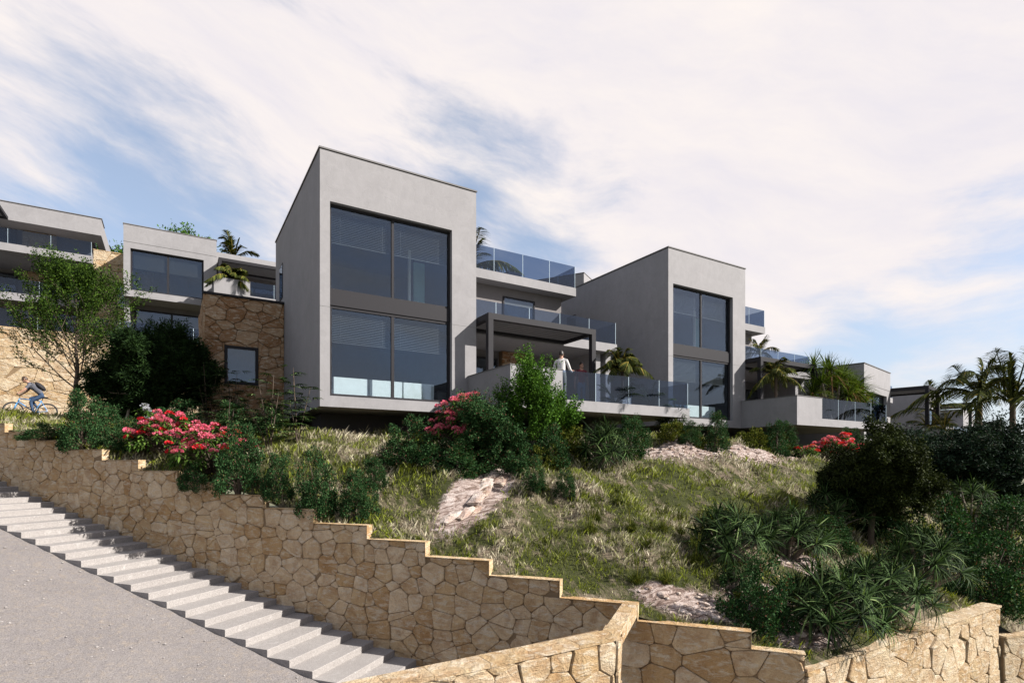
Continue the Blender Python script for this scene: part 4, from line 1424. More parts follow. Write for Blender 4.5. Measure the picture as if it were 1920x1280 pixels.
# ------------------------------------------------------------------ palms
def frond_mesh(seed, L, rise, droop, nl, ll, lw, hang, m):
    r = np.random.RandomState(seed)
    t = np.linspace(.1, 1, nl)
    def rc(t):
        return np.stack([L * (t * np.cos(rise) + .0 * t), 0 * t, L * (t * np.sin(rise) - droop * t ** 2.3)], -1)
    c = rc(t); tan = unit(rc(t + .01) - rc(t - .01))
    side = np.array([0, 1.0, 0])
    upv = np.cross(tan, side) * -1
    Ps = []; Ds = []; Ls = []
    for s_ in (-1, 1):
        D = unit(tan * .75 + side * s_ * .75 + np.array([0, 0, 1.0]) * (.12 - hang) + r.normal(size=(nl, 3)) * .07)
        Ps.append(c); Ds.append(D); Ls.append(ll * (np.sin(np.clip(t * .93 + .1, 0, 1) * PI) ** .6 * .85 + .15) * r.uniform(.85, 1.1, nl))
    V, F = blade_arrays(np.concatenate(Ps), np.concatenate(Ds), np.concatenate(Ls), lw, hang * .8 + .1, 3, .3)
    mb = MB().tube([Vector(p) for p in rc(np.linspace(0, 1, 8))], list(np.linspace(.022, .006, 8) * max(1, L / 1.5)), 5, False)
    me = bpy.data.meshes.new('frond')
    nV = len(V)
    me.from_pydata([tuple(v) for v in V] + mb.V, [], [tuple(f) for f in F] + [tuple(i + nV for i in f) for f in mb.F])
    me.update()
    me.materials.append(m)
    return me


def palm(label, loc, L, trunk_h, nf, seed, m=None, nl=34, group=None, rises=(1.25, .85, .35), droops=(.35, .55, .6), hang=.35, lw=.03, ll=.42, name='palm_tree', cat='palm', rz=0, fr_azs=None):
    m = m or M['leaf_palm']
    r = random.Random(seed)
    root = thing(name, label, cat, loc, rz, group)
    MS = [frond_mesh(seed * 10 + i, L, rises[i], droops[i], nl, ll * L / 1.6, lw * L / 1.6, hang, m) for i in range(3)]
    top = Vector((0, 0, trunk_h))
    for i in range(nf):
        a = 2.39996 * i + r.uniform(-.25, .25)
        k = min(2, int(3 * (i + r.uniform(-1.5, 1.5)) / nf)) if i > 1 else 0
        k = max(0, k)
        o = link('frond', MS[k], None, root, top + Vector((0, 0, -.02 * k)))
        o.rotation_euler = (Matrix.Rotation(a, 3, 'Z') @ Matrix.Rotation(r.uniform(-.28, .22), 3, 'Y') @ Matrix.Rotation(r.uniform(-.55, .55), 3, 'X')).to_euler()
        o.scale = (r.uniform(.75, 1.12),) * 3
    mb = MB()
    n = max(3, int(trunk_h / .12))
    mb.tube([(0, 0, -.3 + (trunk_h + .3) * i / n) for i in range(n + 1)], [(.075 + .012 * (i % 2)) * max(.6, min(1.6, trunk_h / 2.5)) for i in range(n + 1)], 9, False)
    mb.build('trunk', M['bark'], root)
    return root


def planter(label, loc, w_=.42, h_=.42):
    t = thing('planter', label, 'planter', loc)
    MB().prism([(-w_ / 2, -w_ / 2), (w_ / 2, -w_ / 2), (w_ / 2, w_ / 2), (-w_ / 2, w_ / 2)], 0, h_).build('pot', M['white'], t)
    MB().box(-w_ / 2 + .03, w_ / 2 - .03, -w_ / 2 + .03, w_ / 2 - .03, h_ + .001, h_ + .02).build('soil', M['dark'], t)
    return t


palm('palm whose arching fronds show above the top glass railing of the nearest villa', (13.3, 26.2, 3.0), 3.1, 7.2, 16, 3, rises=(1.3, .9, .45))
planter('white planter holding the palm on the first balcony', (14.25, 15.55, 2.05))
palm('bushy potted palm on the first balcony, right of the two men', (14.25, 15.55, 2.47), 1.50, 1.0, 26, 4, rises=(1.3, 1.0, .55), droops=(.45, .7, .8), hang=.45, lw=.05)
palm('low dark cycad behind the glass of the first balcony, near its middle panels', (13.2, 14.75, 2.06), 1.25, .1, 12, 5, M['leaf_cycad'], rises=(1.2, .8, .5), droops=(.25, .35, .45), hang=.1, name='cycad', cat='cycad', lw=.026)
palm('second low dark cycad behind the glass, under the potted palm', (14.9, 14.7, 2.06), 1.15, .1, 11, 6, M['leaf_cycad'], rises=(1.1, .7, .4), droops=(.25, .35, .35), hang=.1, name='cycad', cat='cycad', lw=.026)
palm('palm on the upper terrace of the second villa with one long arching frond', (29.3, 20.3, 5.15), 1.9, 1.3, 10, 8, rises=(1.25, .8, .45), droops=(.3, .55, .6))
palm('dark palm before the pergola of the second villa', (24.15, 15.9, 2.05), 1.50, 2.1, 22, 9, rises=(1.2, .7, .3), droops=(.45, .65, .75), hang=.45, lw=.045)
palm('dark palm inside the balcony glass of the second villa, at its left end', (25.8, 14.75, 2.06), 1.25, .15, 10, 10, M['leaf_cycad'], rises=(1.1, .7, .35), droops=(.25, .35, .35), hang=.1, name='cycad', cat='cycad')
palm('potted palm on the parapet corner of the small upper villa', (3.3, 40.6, 10.95), 1.75, 1.1, 24, 11, rises=(1.2, .8, .35), droops=(.5, .7, .75), hang=.5, lw=.06)
palm('palm tip rising behind the roof of the small upper villa', (5.1, 61.0, 10.0), 3.6, 10.2, 9, 12, rises=(1.45, 1.2, .8), droops=(.3, .5, .5), hang=.2, lw=.05)
PG = 'tall palms at the right edge'
palm('tall palm with upright curling fronds, second from the right edge', (39.0, 13.2, -3.8), 3.9, 7.7, 15, 13, group=PG, rises=(1.4, 1.0, .5), droops=(.35, .65, .75), nl=44)
palm('tall palm at the right edge with one high vertical frond', (36.5, 11.0, -4), 3.5, 7.1, 14, 14, group=PG, rises=(1.5, 1.0, .4), droops=(.2, .6, .7), nl=44)
palm('tall palm left of the two others, with a narrow upright frond', (42.0, 16.6, -3.5), 3.0, 7.0, 7, 15, group=PG, rises=(1.5, .8, .4), droops=(.25, .5, .6), nl=40)
palm('low palm in front of the fourth villa', (35.6, 13.6, -3.0), 1.7, 4.9, 14, 16, rises=(1.2, .8, .3), droops=(.35, .55, .7), hang=.4)
palm('low palm in front of the farthest pergola', (38.8, 15.6, -3.0), 1.9, 5.1, 13, 17, rises=(1.2, .8, .3), droops=(.35, .55, .7), hang=.4)


# ------------------------------------------------------------------ trees
def branches(seed, h0, length, levels, spread, nchild, up, shrinkf=.68, r0=.07, lean=0.0, droop=0.0, leader=0.0):
    """returns tube segments [(p, q, r1, r2)] and leafy twigs [(p, dir, len)]"""
    r = random.Random(seed)
    seg = []; tw = []

    def grow(p, d, L, rad, lev):
        n = 3
        q = p
        for i in range(n):
            d = (d + Vector((r.uniform(-1, 1), r.uniform(-1, 1), r.uniform(-1, 1))) * .12 + Vector((0, 0, up * .12 - droop * .05 * lev))).normalized()
            q2 = q + d * (L / n)
            ra = rad * (1 - .28 * i / n); rb = rad * (1 - .28 * (i + 1) / n)
            seg.append((q, q2, ra, rb))
            if lev >= levels - 1:
                tw.append((q, d, L / n))
            if lev < levels and i >= (1 if lev == 0 else 0):
                for _ in range(nchild if i == n - 1 else max(1, nchild - 1)):
                    a = Vector((r.uniform(-1, 1), r.uniform(-1, 1), r.uniform(-.35, .75)))
                    c = (d * (1 - spread) + a.normalized() * spread).normalized()
                    grow(q2, c, L * shrinkf * r.uniform(.8, 1.15), rb * .62, lev + 1)
            q = q2
    if leader:
        n = 14
        pts = [Vector((math.sin(i * 1.3) * .03, math.cos(i * 1.7) * .03, -.2 + (leader + .2) * i / n)) for i in range(n + 1)]
        for i in range(n):
            seg.append((pts[i], pts[i + 1], r0 * (1 - .92 * i / n), r0 * (1 - .92 * (i + 1) / n)))
        for i in range(34):
            t = .24 + .76 * i / 33
            a = 2.39996 * i
            p = pts[0].lerp(pts[-1], t)
            d = Vector((math.cos(a), math.sin(a), .35 + .9 * t + r.uniform(-.1, .2))).normalized()
            grow(p, d, leader * (.44 * (1 - t) ** .6 + .10) * r.uniform(.75, 1.1), r0 * .34 * (1.1 - t), levels - 2)
    else:
        grow(Vector((0, 0, -.2)), Vector((lean, 0, 1)).normalized(), h0, r0, 0)
    return seg, tw


def tree(name, label, cat, loc, rz, seed, m_leaf, m_bark, h0, levels, spread, nchild, up, shrinkf, r0, leaf, per, spreadl=.12, group=None, droop=0.0, scale=1.0, flat=0.0, fit=None, lw=.5, leader=0.0):
    seg, tw = branches(seed, h0, 1, levels, spread, nchild, up, shrinkf, r0, 0, droop, leader)
    root = thing(name, label, cat, loc, rz, group)
    root.scale = (scale,) * 3
    if fit:                      # scale the grown skeleton to the tree's real height and spread
        E_ = np.array([s[1] for s in seg]); hz_ = np.percentile(E_[:, 2], 99); rr = np.percentile(np.hypot(E_[:, 0], E_[:, 1]), 97)
        fx_, fz_ = fit[0] / rr, fit[1] / hz_
        f3 = lambda v: Vector((v.x * fx_, v.y * fx_, v.z * fz_))
        seg = [(f3(a), f3(b), c, d) for a, b, c, d in seg]; tw = [(f3(a), Vector((b.x * fx_, b.y * fx_, b.z * fz_)).normalized(), c * (fx_ + fz_) / 2) for a, b, c, d_ in [(t[0], t[1], t[2], 0) for t in tw]]
    mb = MB()
    for p, q, a, b in seg:
        if max(a, b) > .004:
            mb.tube([p, q], [a, b], 8 if a > .03 else 4, False)
    mb.build('trunk', m_bark, root)
    r = np.random.RandomState(seed + 5)
    P0 = np.array([t[0] for t in tw]); D0 = np.array([t[1] for t in tw]); L0 = np.array([t[2] for t in tw])
    P0 = np.repeat(P0, per, 0); D0 = np.repeat(D0, per, 0); L0 = np.repeat(L0, per)
    n = len(P0)
    P = P0 + D0 * (L0 * r.uniform(0, 1.15, n))[:, None] + ball(n, r) * spreadl
    D = unit(D0 * .6 + rdir(n, r) * .8 + np.array([0, 0, -.1]))
    if flat:
        D[:, 2] *= (1 - flat); D = unit(D)
    V, F = leaf_arrays(P, D, leaf * r.uniform(.7, 1.3, n), leaf * lw * r.uniform(.8, 1.2, n))
    stuff(link('crown', mesh_np('crown', V, F), m_leaf, root))
    return root


tree('leafy_tree', 'slender fine-leaved tree with a dark trunk beside the cyclist', 'tree', (-2.75, 23.4, h1(-2.75, 23.4)), .4, 5, M['leaf_tree'], M['bark'],
     1.5, 4, .45, 2, .55, .66, .085, .075, 14, .13, fit=(2.0, 5.2), leader=5.0, flat=.2)
tree('leafy_tree', 'tree crown behind the wall gap between the two upper villas', 'tree', (-5.6, 73, 7), 0, 8, M['leaf_bright'], M['bark'], 6, 4, .5, 3, .5, .68, .2, .34, 9, .5, fit=(3.0, 15.3))
tree('leafy_tree', 'tree tip just showing over the flat roof of the small upper villa', 'tree', (1.5, 69, 7), 0, 9, M['leaf_bright'], M['bark'], 6, 4, .5, 3, .5, .68, .2, .30, 6, .5, fit=(3.4, 16.9))
# dark feathery trees in the villa's shade
DG = 'dark feathery trees left of the annex'
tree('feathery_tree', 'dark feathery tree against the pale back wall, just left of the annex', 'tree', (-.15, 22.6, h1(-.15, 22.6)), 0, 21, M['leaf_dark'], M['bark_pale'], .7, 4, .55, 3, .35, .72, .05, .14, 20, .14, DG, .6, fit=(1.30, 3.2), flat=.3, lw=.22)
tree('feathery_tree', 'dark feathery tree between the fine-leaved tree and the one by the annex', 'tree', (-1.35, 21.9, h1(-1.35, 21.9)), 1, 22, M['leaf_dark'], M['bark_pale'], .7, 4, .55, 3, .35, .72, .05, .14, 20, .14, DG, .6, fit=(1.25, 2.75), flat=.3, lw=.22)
# bright young tree in front of the parapet
tree('young_tree', 'bright green young tree standing before the corner of the first balcony parapet', 'tree', (8.35, 12.95, h1(8.35, 12.95)), 0, 31, M['leaf_bright'], M['bark_pale'], .35, 4, .42, 3, .8, .78, .03, .055, 5, .07, fit=(.75, 2.9), lw=.7)
tree('young_tree', 'smaller bright green young tree at the right side of the balcony parapet', 'tree', (9.35, 13.1, h1(9.35, 13.1)), 0, 32, M['leaf_bright'], M['bark_pale'], .3, 4, .45, 3, .7, .78, .03, .055, 5, .07, fit=(.62, 1.75), lw=.7)
tree('young_tree', 'low dark green young tree left of the bright one, below the pink flowers', 'tree', (7.4, 13.3, h1(7.4, 13.3)), 0, 33, M['leaf_shrub'], M['bark_pale'], .3, 4, .5, 3, .5, .78, .03, .06, 12, .09, fit=(1.0, 1.75))
# dark round tree lower right
tree('round_tree', 'dark dense rounded evergreen tree on the lower slope, left of the olive-like trees', 'tree', (15.9, 7.75, h1(15.9, 7.75)), 0, 41, M['leaf_conifer'], M['bark'], 1.2, 4, .60, 3, .25, .72, .09, .07, 50, .14, fit=(1.42, 2.75))
OG = 'dark olive-like trees at the right'
tree('olive_tree', 'dark grey-green olive-like tree under the tall palms', 'tree', (26.4, 9.7, h1(26.4, 9.7)), 0, 51, M['leaf_grey'], M['bark'], 2.4, 4, .62, 3, .25, .70, .13, .11, 15, .20, OG, fit=(2.0, 3.0))
tree('olive_tree', 'dark olive-like tree reaching the right edge of the view', 'tree', (26.5, 8.4, h1(26.5, 8.4)), 2, 52, M['leaf_grey'], M['bark'], 2.4, 4, .62, 3, .25, .70, .13, .11, 16, .22, OG, fit=(2.3, 3.9))
tree('olive_tree', 'dark olive-like tree in front of the third villa, left of the others', 'tree', (29.0, 11.4, h1(29.0, 11.4)), 1, 53, M['leaf_grey'], M['bark'], 2.2, 4, .62, 3, .25, .70, .12, .11, 6, .14, OG, fit=(1.7, 2.6))

# slender plants with fans of narrow leaflets by the villa's left corner
def fan_plant(label, x, y, hgt, seed, n=12):
    r = np.random.RandomState(seed)
    root = thing('sapling', label, 'sapling', (x, y, h1(x, y)), 0, 'slender saplings with fans of narrow leaflets')
    mb = MB()
    for k in range(5):
        a = 2.1 * k + seed
        top = Vector((math.cos(a) * (.2 + .07 * k), math.sin(a) * (.2 + .07 * k), hgt * (1 - .13 * k)))
        mb.tube([(0, 0, -.1), top * .5 + Vector((0, 0, .05)), top], [.02, .014, .006], 5, False)
        Ps = []; Ds = []; Ls = []
        for j in range(n):
            t = .25 + .75 * j / (n - 1)
            c = np.array(top * t)
            az = 2.4 * j + a
            out = np.array([math.cos(az), math.sin(az), .25]); tip = c + out * .26
            for q in range(9):
                an = (q - 4) * .28
                s_ = np.array([-math.sin(az), math.cos(az), 0])
                Ps.append(c + out * .16); Ds.append(out * math.cos(an) + s_ * math.sin(an)); Ls.append(.27 * (1 - .05 * abs(q - 4)))
        V, F = blade_arrays(np.array(Ps), unit(np.array(Ds)), np.array(Ls) * 1.25, .045, .35, 3)
        stuff(link('foliage', mesh_np('foliage', V, F), M['leaf_blade'], root))
    mb.build('stem', M['bark'], root)


fan_plant('slender sapling in front of the annex wall, right of the rhododendrons', 2.15, 15.6, 2.0, 1)
fan_plant('slender sapling leaning by the left corner of the nearest villa', 2.95, 16.3, 2.1, 2)
fan_plant('slender dark sapling below the annex window', 1.7, 20.6, 2.1, 3)
fan_plant('second dark sapling below the annex window, nearer its left corner', 1.0, 21.4, 2.0, 4)
fan_plant('leafy sapling just above the second rhododendron', 1.2, 16.3, 1.5, 5)

# ------------------------------------------------------------------ rhododendrons
def flower_mesh(seed, m):
    r = np.random.RandomState(seed)
    n = 46
    c = rdir(n, r); c[:, 2] = np.abs(c[:, 2]) * 1.0 - .1; c = unit(c)
    P = c * np.array([.075, .075, .045])
    V, F = leaf_arrays(P, unit(c + rdir(n, r) * .35), .055, .05, .1)
    me = mesh_np('flower_cluster', V, F); me.materials.append(m)
    return me


FM = {'r': [flower_mesh(i, M['petal_red']) for i in range(2)], 'p': [flower_mesh(5 + i, M['petal_pink']) for i in range(2)], 'w': [flower_mesh(9, M['petal_white'])]}


def rhodo(label, x, y, rad, hgt, nsh, seed, kinds, fl=.75, group='rhododendron bushes in flower'):
    r = np.random.RandomState(seed)
    root = thing('rhododendron', label, 'flowering shrub', (x, y, h1(x, y)), 0, group)
    d = rdir(nsh, r); d[:, 2] = np.abs(d[:, 2]); d = unit(d + np.array([0, 0, .25]))
    c = d * np.array([rad, rad, hgt]) * r.uniform(.62, 1.0, size=(nsh, 1)) * np.array([1, 1, .93])
    Ps = []; Ds = []
    mb = MB()
    for k in range(nsh):
        ax = unit(d[k] + np.array([0, 0, .8]))
        for ring, (nn, el) in enumerate(((7, .05), (5, -.35))):
            for j in range(nn):
                a = 2 * PI * j / nn + k
                u_ = unit(np.cross(ax, [0.3, 0.2, 1.0])); v_ = np.cross(ax, u_)
                Ds.append(u_ * math.cos(a) + v_ * math.sin(a) + ax * (el + .1)); Ps.append(c[k] - ax * .06 * ring)
        q = Vector(c[k])
        mb.tube([(q.x * .08, q.y * .08, -.1), (q.x * .45, q.y * .45, q.z * .5), q], [.02, .014, .008], 5, False)
    Ps = np.array(Ps); Ds = unit(np.array(Ds) + r.normal(size=(len(Ps), 3)) * .12); n = len(Ps)
    V, F = blade_arrays(Ps + Ds * .02, Ds, .155 * r.uniform(.8, 1.2, n), .055, .30, 3, .5)
    stuff(link('foliage', mesh_np('foliage', V, F, True), M['leaf_rhodo'], root))
    mb.build('stem', M['bark'], root)
    for k in range(nsh):
        if c[k][2] > hgt * .30 and r.uniform() < fl:
            kk = kinds[r.randint(len(kinds))]
            o = link('flower_cluster', FM[kk][r.randint(len(FM[kk]))], None, root, tuple(c[k] + np.array([0, 0, .05])))
            o.rotation_euler = (0, 0, r.uniform(0, 6)); s_ = r.uniform(.85, 1.25); o.scale = (s_, s_, s_)


rhodo('upper rhododendron with many pink and red flower heads, left of the annex window', -.1, 17.6, 1.12, 1.22, 130, 1, 'rpp')
rhodo('lower rhododendron with pink and red flowers, just behind the stepped wall', .85, 15.65, 1.15, 1.22, 120, 2, 'rppp')
rhodo('tall rhododendron with pink flowers at the right corner of the nearest villa box', 6.85, 14.0, 1.1, 2.1, 120, 3, 'p', .85)
rhodo('rhododendron with red and pink flowers on the ridge below the second balcony', 22.9, 12.5, 1.35, 1.35, 110, 4, 'rp', .85)
rhodo('small dark rhododendron with few red blooms left of the ridge flowers', 21.3, 12.75, .5, .7, 24, 6, 'r', .3)
rhodo('small white-flowered bush behind the upper red rhododendron', -.7, 20.0, .45, .95, 22, 7, 'w', .35)

# ------------------------------------------------------------------ flowering grass tufts
def tuft(label, x, y, sz, seed):
    r = np.random.RandomState(seed)
    root = thing('grass_tuft', label, 'grass tuft', (x, y, h1(x, y)), 0, 'tall flowering grass tufts on the slope')
    n = 260
    el = r.uniform(.75, 1.5, n); az = r.uniform(0, 2 * PI, n)
    D = np.stack([np.cos(el) * np.cos(az), np.cos(el) * np.sin(az), np.sin(el)], 1)
    P = np.stack([r.normal(size=n) * .05, r.normal(size=n) * .05, np.full(n, -.03)], 1)
    V, F = blade_arrays(P, D, sz * r.uniform(.4, .85, n), .009, r.uniform(.1, .8, n), 4)
    stuff(link('blades', mesh_np('blades', V, F), M['leaf_olive'], root))
    V2 = []; mb = MB(); Ps = []; Ds = []
    for k in range(14):
        a = r.uniform(0, 2 * PI); l = sz * r.uniform(.8, 1.25); le = r.uniform(.05, .35)
        t = np.array([math.cos(a) * l * le, math.sin(a) * l * le, l])
        mb.tube([(0, 0, 0), tuple(t)], [.003, .002], 3, False)
        for j in range(22):
            q = t * (.78 + .25 * j / 22); Ps.append(q); Ds.append(np.array([math.cos(j * 2.4), math.sin(j * 2.4), .9]))
    V, F = leaf_arrays(np.array(Ps), unit(np.array(Ds)), .032, .012)
    stuff(link('seed_heads', mesh_np('seed_heads', V, F), M['leaf_olive'], root))
    mb.build('stalks', M['leaf_olive'], root)


spots = [(7.7, 9.4, .62, 'grass tuft with seed heads, leftmost and on the pale dry grass'), (8.3, 9.9, .62, 'grass tuft with seed heads just above the leftmost one'),
         (8.5, 9.0, .66, 'grass tuft with seed heads in the middle of the upper group'), (9.2, 8.75, .62, 'yellowish grass tuft with seed heads, right in the upper group'),
         (8.4, 8.35, .55, 'short grass tuft between the upper and lower tuft groups'), (7.55, 7.85, .55, 'bushy grass tuft above the gravel, left of its pair'),
         (8.0, 7.55, .55, 'bushy grass tuft above the gravel, right of its pair'), (9.05, 7.75, .6, 'tall grass tuft left of the wide long-leaved shrub'),
         (9.6, 8.0, .6, 'tall leaning grass tuft behind the wide long-leaved shrub'), (9.9, 8.9, .5, 'dark green grass tuft high on the slope above the wide shrub'),
         (9.1, 10.1, .45, 'small green grass tuft highest of the flowering tufts'), (8.9, 6.6, .35, 'low grass tuft on the gravel above the lower wall')]
for i, (x, y, s_, lab) in enumerate(spots):
    tuft(lab, x, y, s_ * .85, 300 + i)

# ------------------------------------------------------------------ grass on the slope
def grass_field(n, seed):
    r = np.random.RandomState(seed)
    x = r.uniform(-9, 30, n * 3); y = r.uniform(4.8, 31, n * 3)
    sd_, _ = sdist(x, y)
    d = .5195 * x + .8545 * y
    keep = (sd_ > .10) & (d < 27) & (r.uniform(size=len(x)) < np.clip((10.5 / d) ** 1.7, 0, 1))
    x, y = x[keep], y[keep]
    # clumping and bare rock
    cl = np.sin(x * 5.1 + np.sin(y * 4.3) * 2) * np.sin(y * 4.7 + np.sin(x * 3.9) * 2)
    k2 = (r.uniform(size=len(x)) < .55 + .45 * cl) & (rockf(x, y) + r.uniform(-.25, .25, len(x)) < .45)
    k2 &= ~((x > 3.6) & (x < 30) & (y > 18.2) & (y < 28))
    x, y = x[k2][:n], y[k2][:n]
    m = len(x)
    d = .5195 * x + .8545 * y
    h = np.clip(r.normal(.10, .04, m), .03, .24) * (1 + .35 * np.sin(x * 1.7 + y * 2.3)) * np.clip(d / 13, .8, 1.35)
    a = r.uniform(0, 2 * PI, m)
    wv = .0072 * np.clip(d / 11, 1, 2.2)
    z = hz(x, y) - .01
    sx, sy = np.cos(a) * wv, np.sin(a) * wv
    lx = r.normal(size=m) * .35 * h + .1 * h; ly = r.normal(size=m) * .35 * h - .1 * h
    A = np.stack([x - sx, y - sy, z], 1); B = np.stack([x + sx, y + sy, z], 1)
    Cc = np.stack([x + lx * .35 + sx * .6, y + ly * .35 + sy * .6, z + h * .6], 1); T_ = np.stack([x + lx, y + ly, z + h], 1)
    V = np.stack([A, B, Cc, T_], 1).reshape(-1, 3)
    i = np.arange(m)[:, None] * 4
    F = np.concatenate([i + [0, 1, 2], i + [0, 2, 3]], 0)
    o = link('grass', mesh_np('grass', V, F), M['grass'])
    tag(o, 'patchy dry and green grass covering the whole slope below the villas', 'grass')
    stuff(o)
    return m


grass_field(430000, 5)

# loose pale stones on the bare patches
r = np.random.RandomState(9)
mb = MB(); cnt = 0
for cx, cy, a, b, an in ROCK[:2] + ROCK[3:]:
    for k in range(int(110 * a * b) + 10):
        t = r.uniform(0, 2 * PI); q = math.sqrt(r.uniform())
        u, v = a * q * math.cos(t), b * q * math.sin(t)
        x = cx + u * math.cos(an) - v * math.sin(an); y = cy + u * math.sin(an) + v * math.cos(an)
        if sdist(np.array([x]), np.array([y]))[0][0] < .15:
            continue
        s_ = r.uniform(.015, .06) * (1.0 if r.uniform() < .92 else 2.0)
        m3 = Matrix.Rotation(r.uniform(0, 6), 3, 'Z') @ Matrix.Rotation(r.uniform(-.5, .5), 3, 'X')
        mb.ell((x, y, h1(x, y) + s_ * .12), (s_ * r.uniform(.9, 1.5), s_, s_ * r.uniform(.35, .6)), 6, 4, m3)
mb.sm = [False] * len(mb.F)
o = tag(mb.build('loose_stones', M['pale_rock']), 'loose pale stones and gravel on the bare patches of the slope', 'gravel'); stuff(o)

# loose pebbles on the gravel road
r = np.random.RandomState(19)
mb = MB()
for k in range(420):
    a_, b_ = r.uniform(-10, 9), -1.95 - abs(r.normal()) * 2.6
    p = sn(a_, b_); s_ = r.uniform(.008, .026)
    m3 = Matrix.Rotation(r.uniform(0, 6), 3, 'Z') @ Matrix.Rotation(r.uniform(-.5, .5), 3, 'X')
    mb.ell((p[0], p[1], -3.372 - 0.259 * a_ + s_ * .3), (s_ * r.uniform(.9, 1.5), s_, s_ * .6), 6, 4, m3)
mb.sm = [False] * len(mb.F)
o = tag(mb.build('pebbles', M['step']), 'small grey pebbles scattered on the gravel road beside the stairs', 'gravel'); stuff(o)

# small outcrop of slanting rock in the grass
ro = thing('rock_outcrop', 'slanting outcrop of layered grey and brown rock in the grass under the bushes', 'rock', (6.35, 11.95, h1(6.35, 11.95)), .62)
for k in range(9):
    r2 = random.Random(k * 7)
    u = -1.25 + k * .3; v = r2.uniform(-.18, .18)
    wx, wy = 6.35 + u * math.cos(.62) - v * math.sin(.62), 11.95 + u * math.sin(.62) + v * math.cos(.62)
    bm = bmesh.new(); bmesh.ops.create_icosphere(bm, subdivisions=2, radius=1)
    for vv in bm.verts:
        vv.co = Vector((round(vv.co.x * 2.6) / 2.6 * .40 + r2.uniform(-.03, .03), vv.co.y * .20 + r2.uniform(-.025, .025), vv.co.z * .08 + r2.uniform(-.02, .02)))
    me = bpy.data.meshes.new('rock'); bm.to_mesh(me); bm.free()
    o = link('rock', me, M['pale_rock'], ro, (u, v, h1(wx, wy) - ro.location.z + .0))
    o.rotation_euler = (r2.uniform(-.3, .3), -.38, r2.uniform(-.3, .3))


# ------------------------------------------------------------------ people
SK = plain('skin', (0.36, 0.20, 0.14), 0.55)
CL = dict(skin=SK, hair=plain('dark_hair', (0.018, 0.013, 0.010), 0.5), hair_b=plain('brown_hair', (0.05, 0.028, 0.016), 0.5), grey=plain('grey_shirt', (0.075, 0.078, 0.095), 0.85),
          jeans=plain('denim', (0.022, 0.045, 0.095), 0.85), jeans2=plain('light_denim', (0.10, 0.15, 0.22), 0.85), white=plain('white_shirt', (0.50, 0.48, 0.47), 0.85),
          red=plain('maroon_shirt', (0.14, 0.022, 0.030), 0.85), shoe=plain('shoe_leather', (0.07, 0.065, 0.06), 0.6), khaki=plain('khaki_trousers', (0.28, 0.26, 0.2), 0.85))


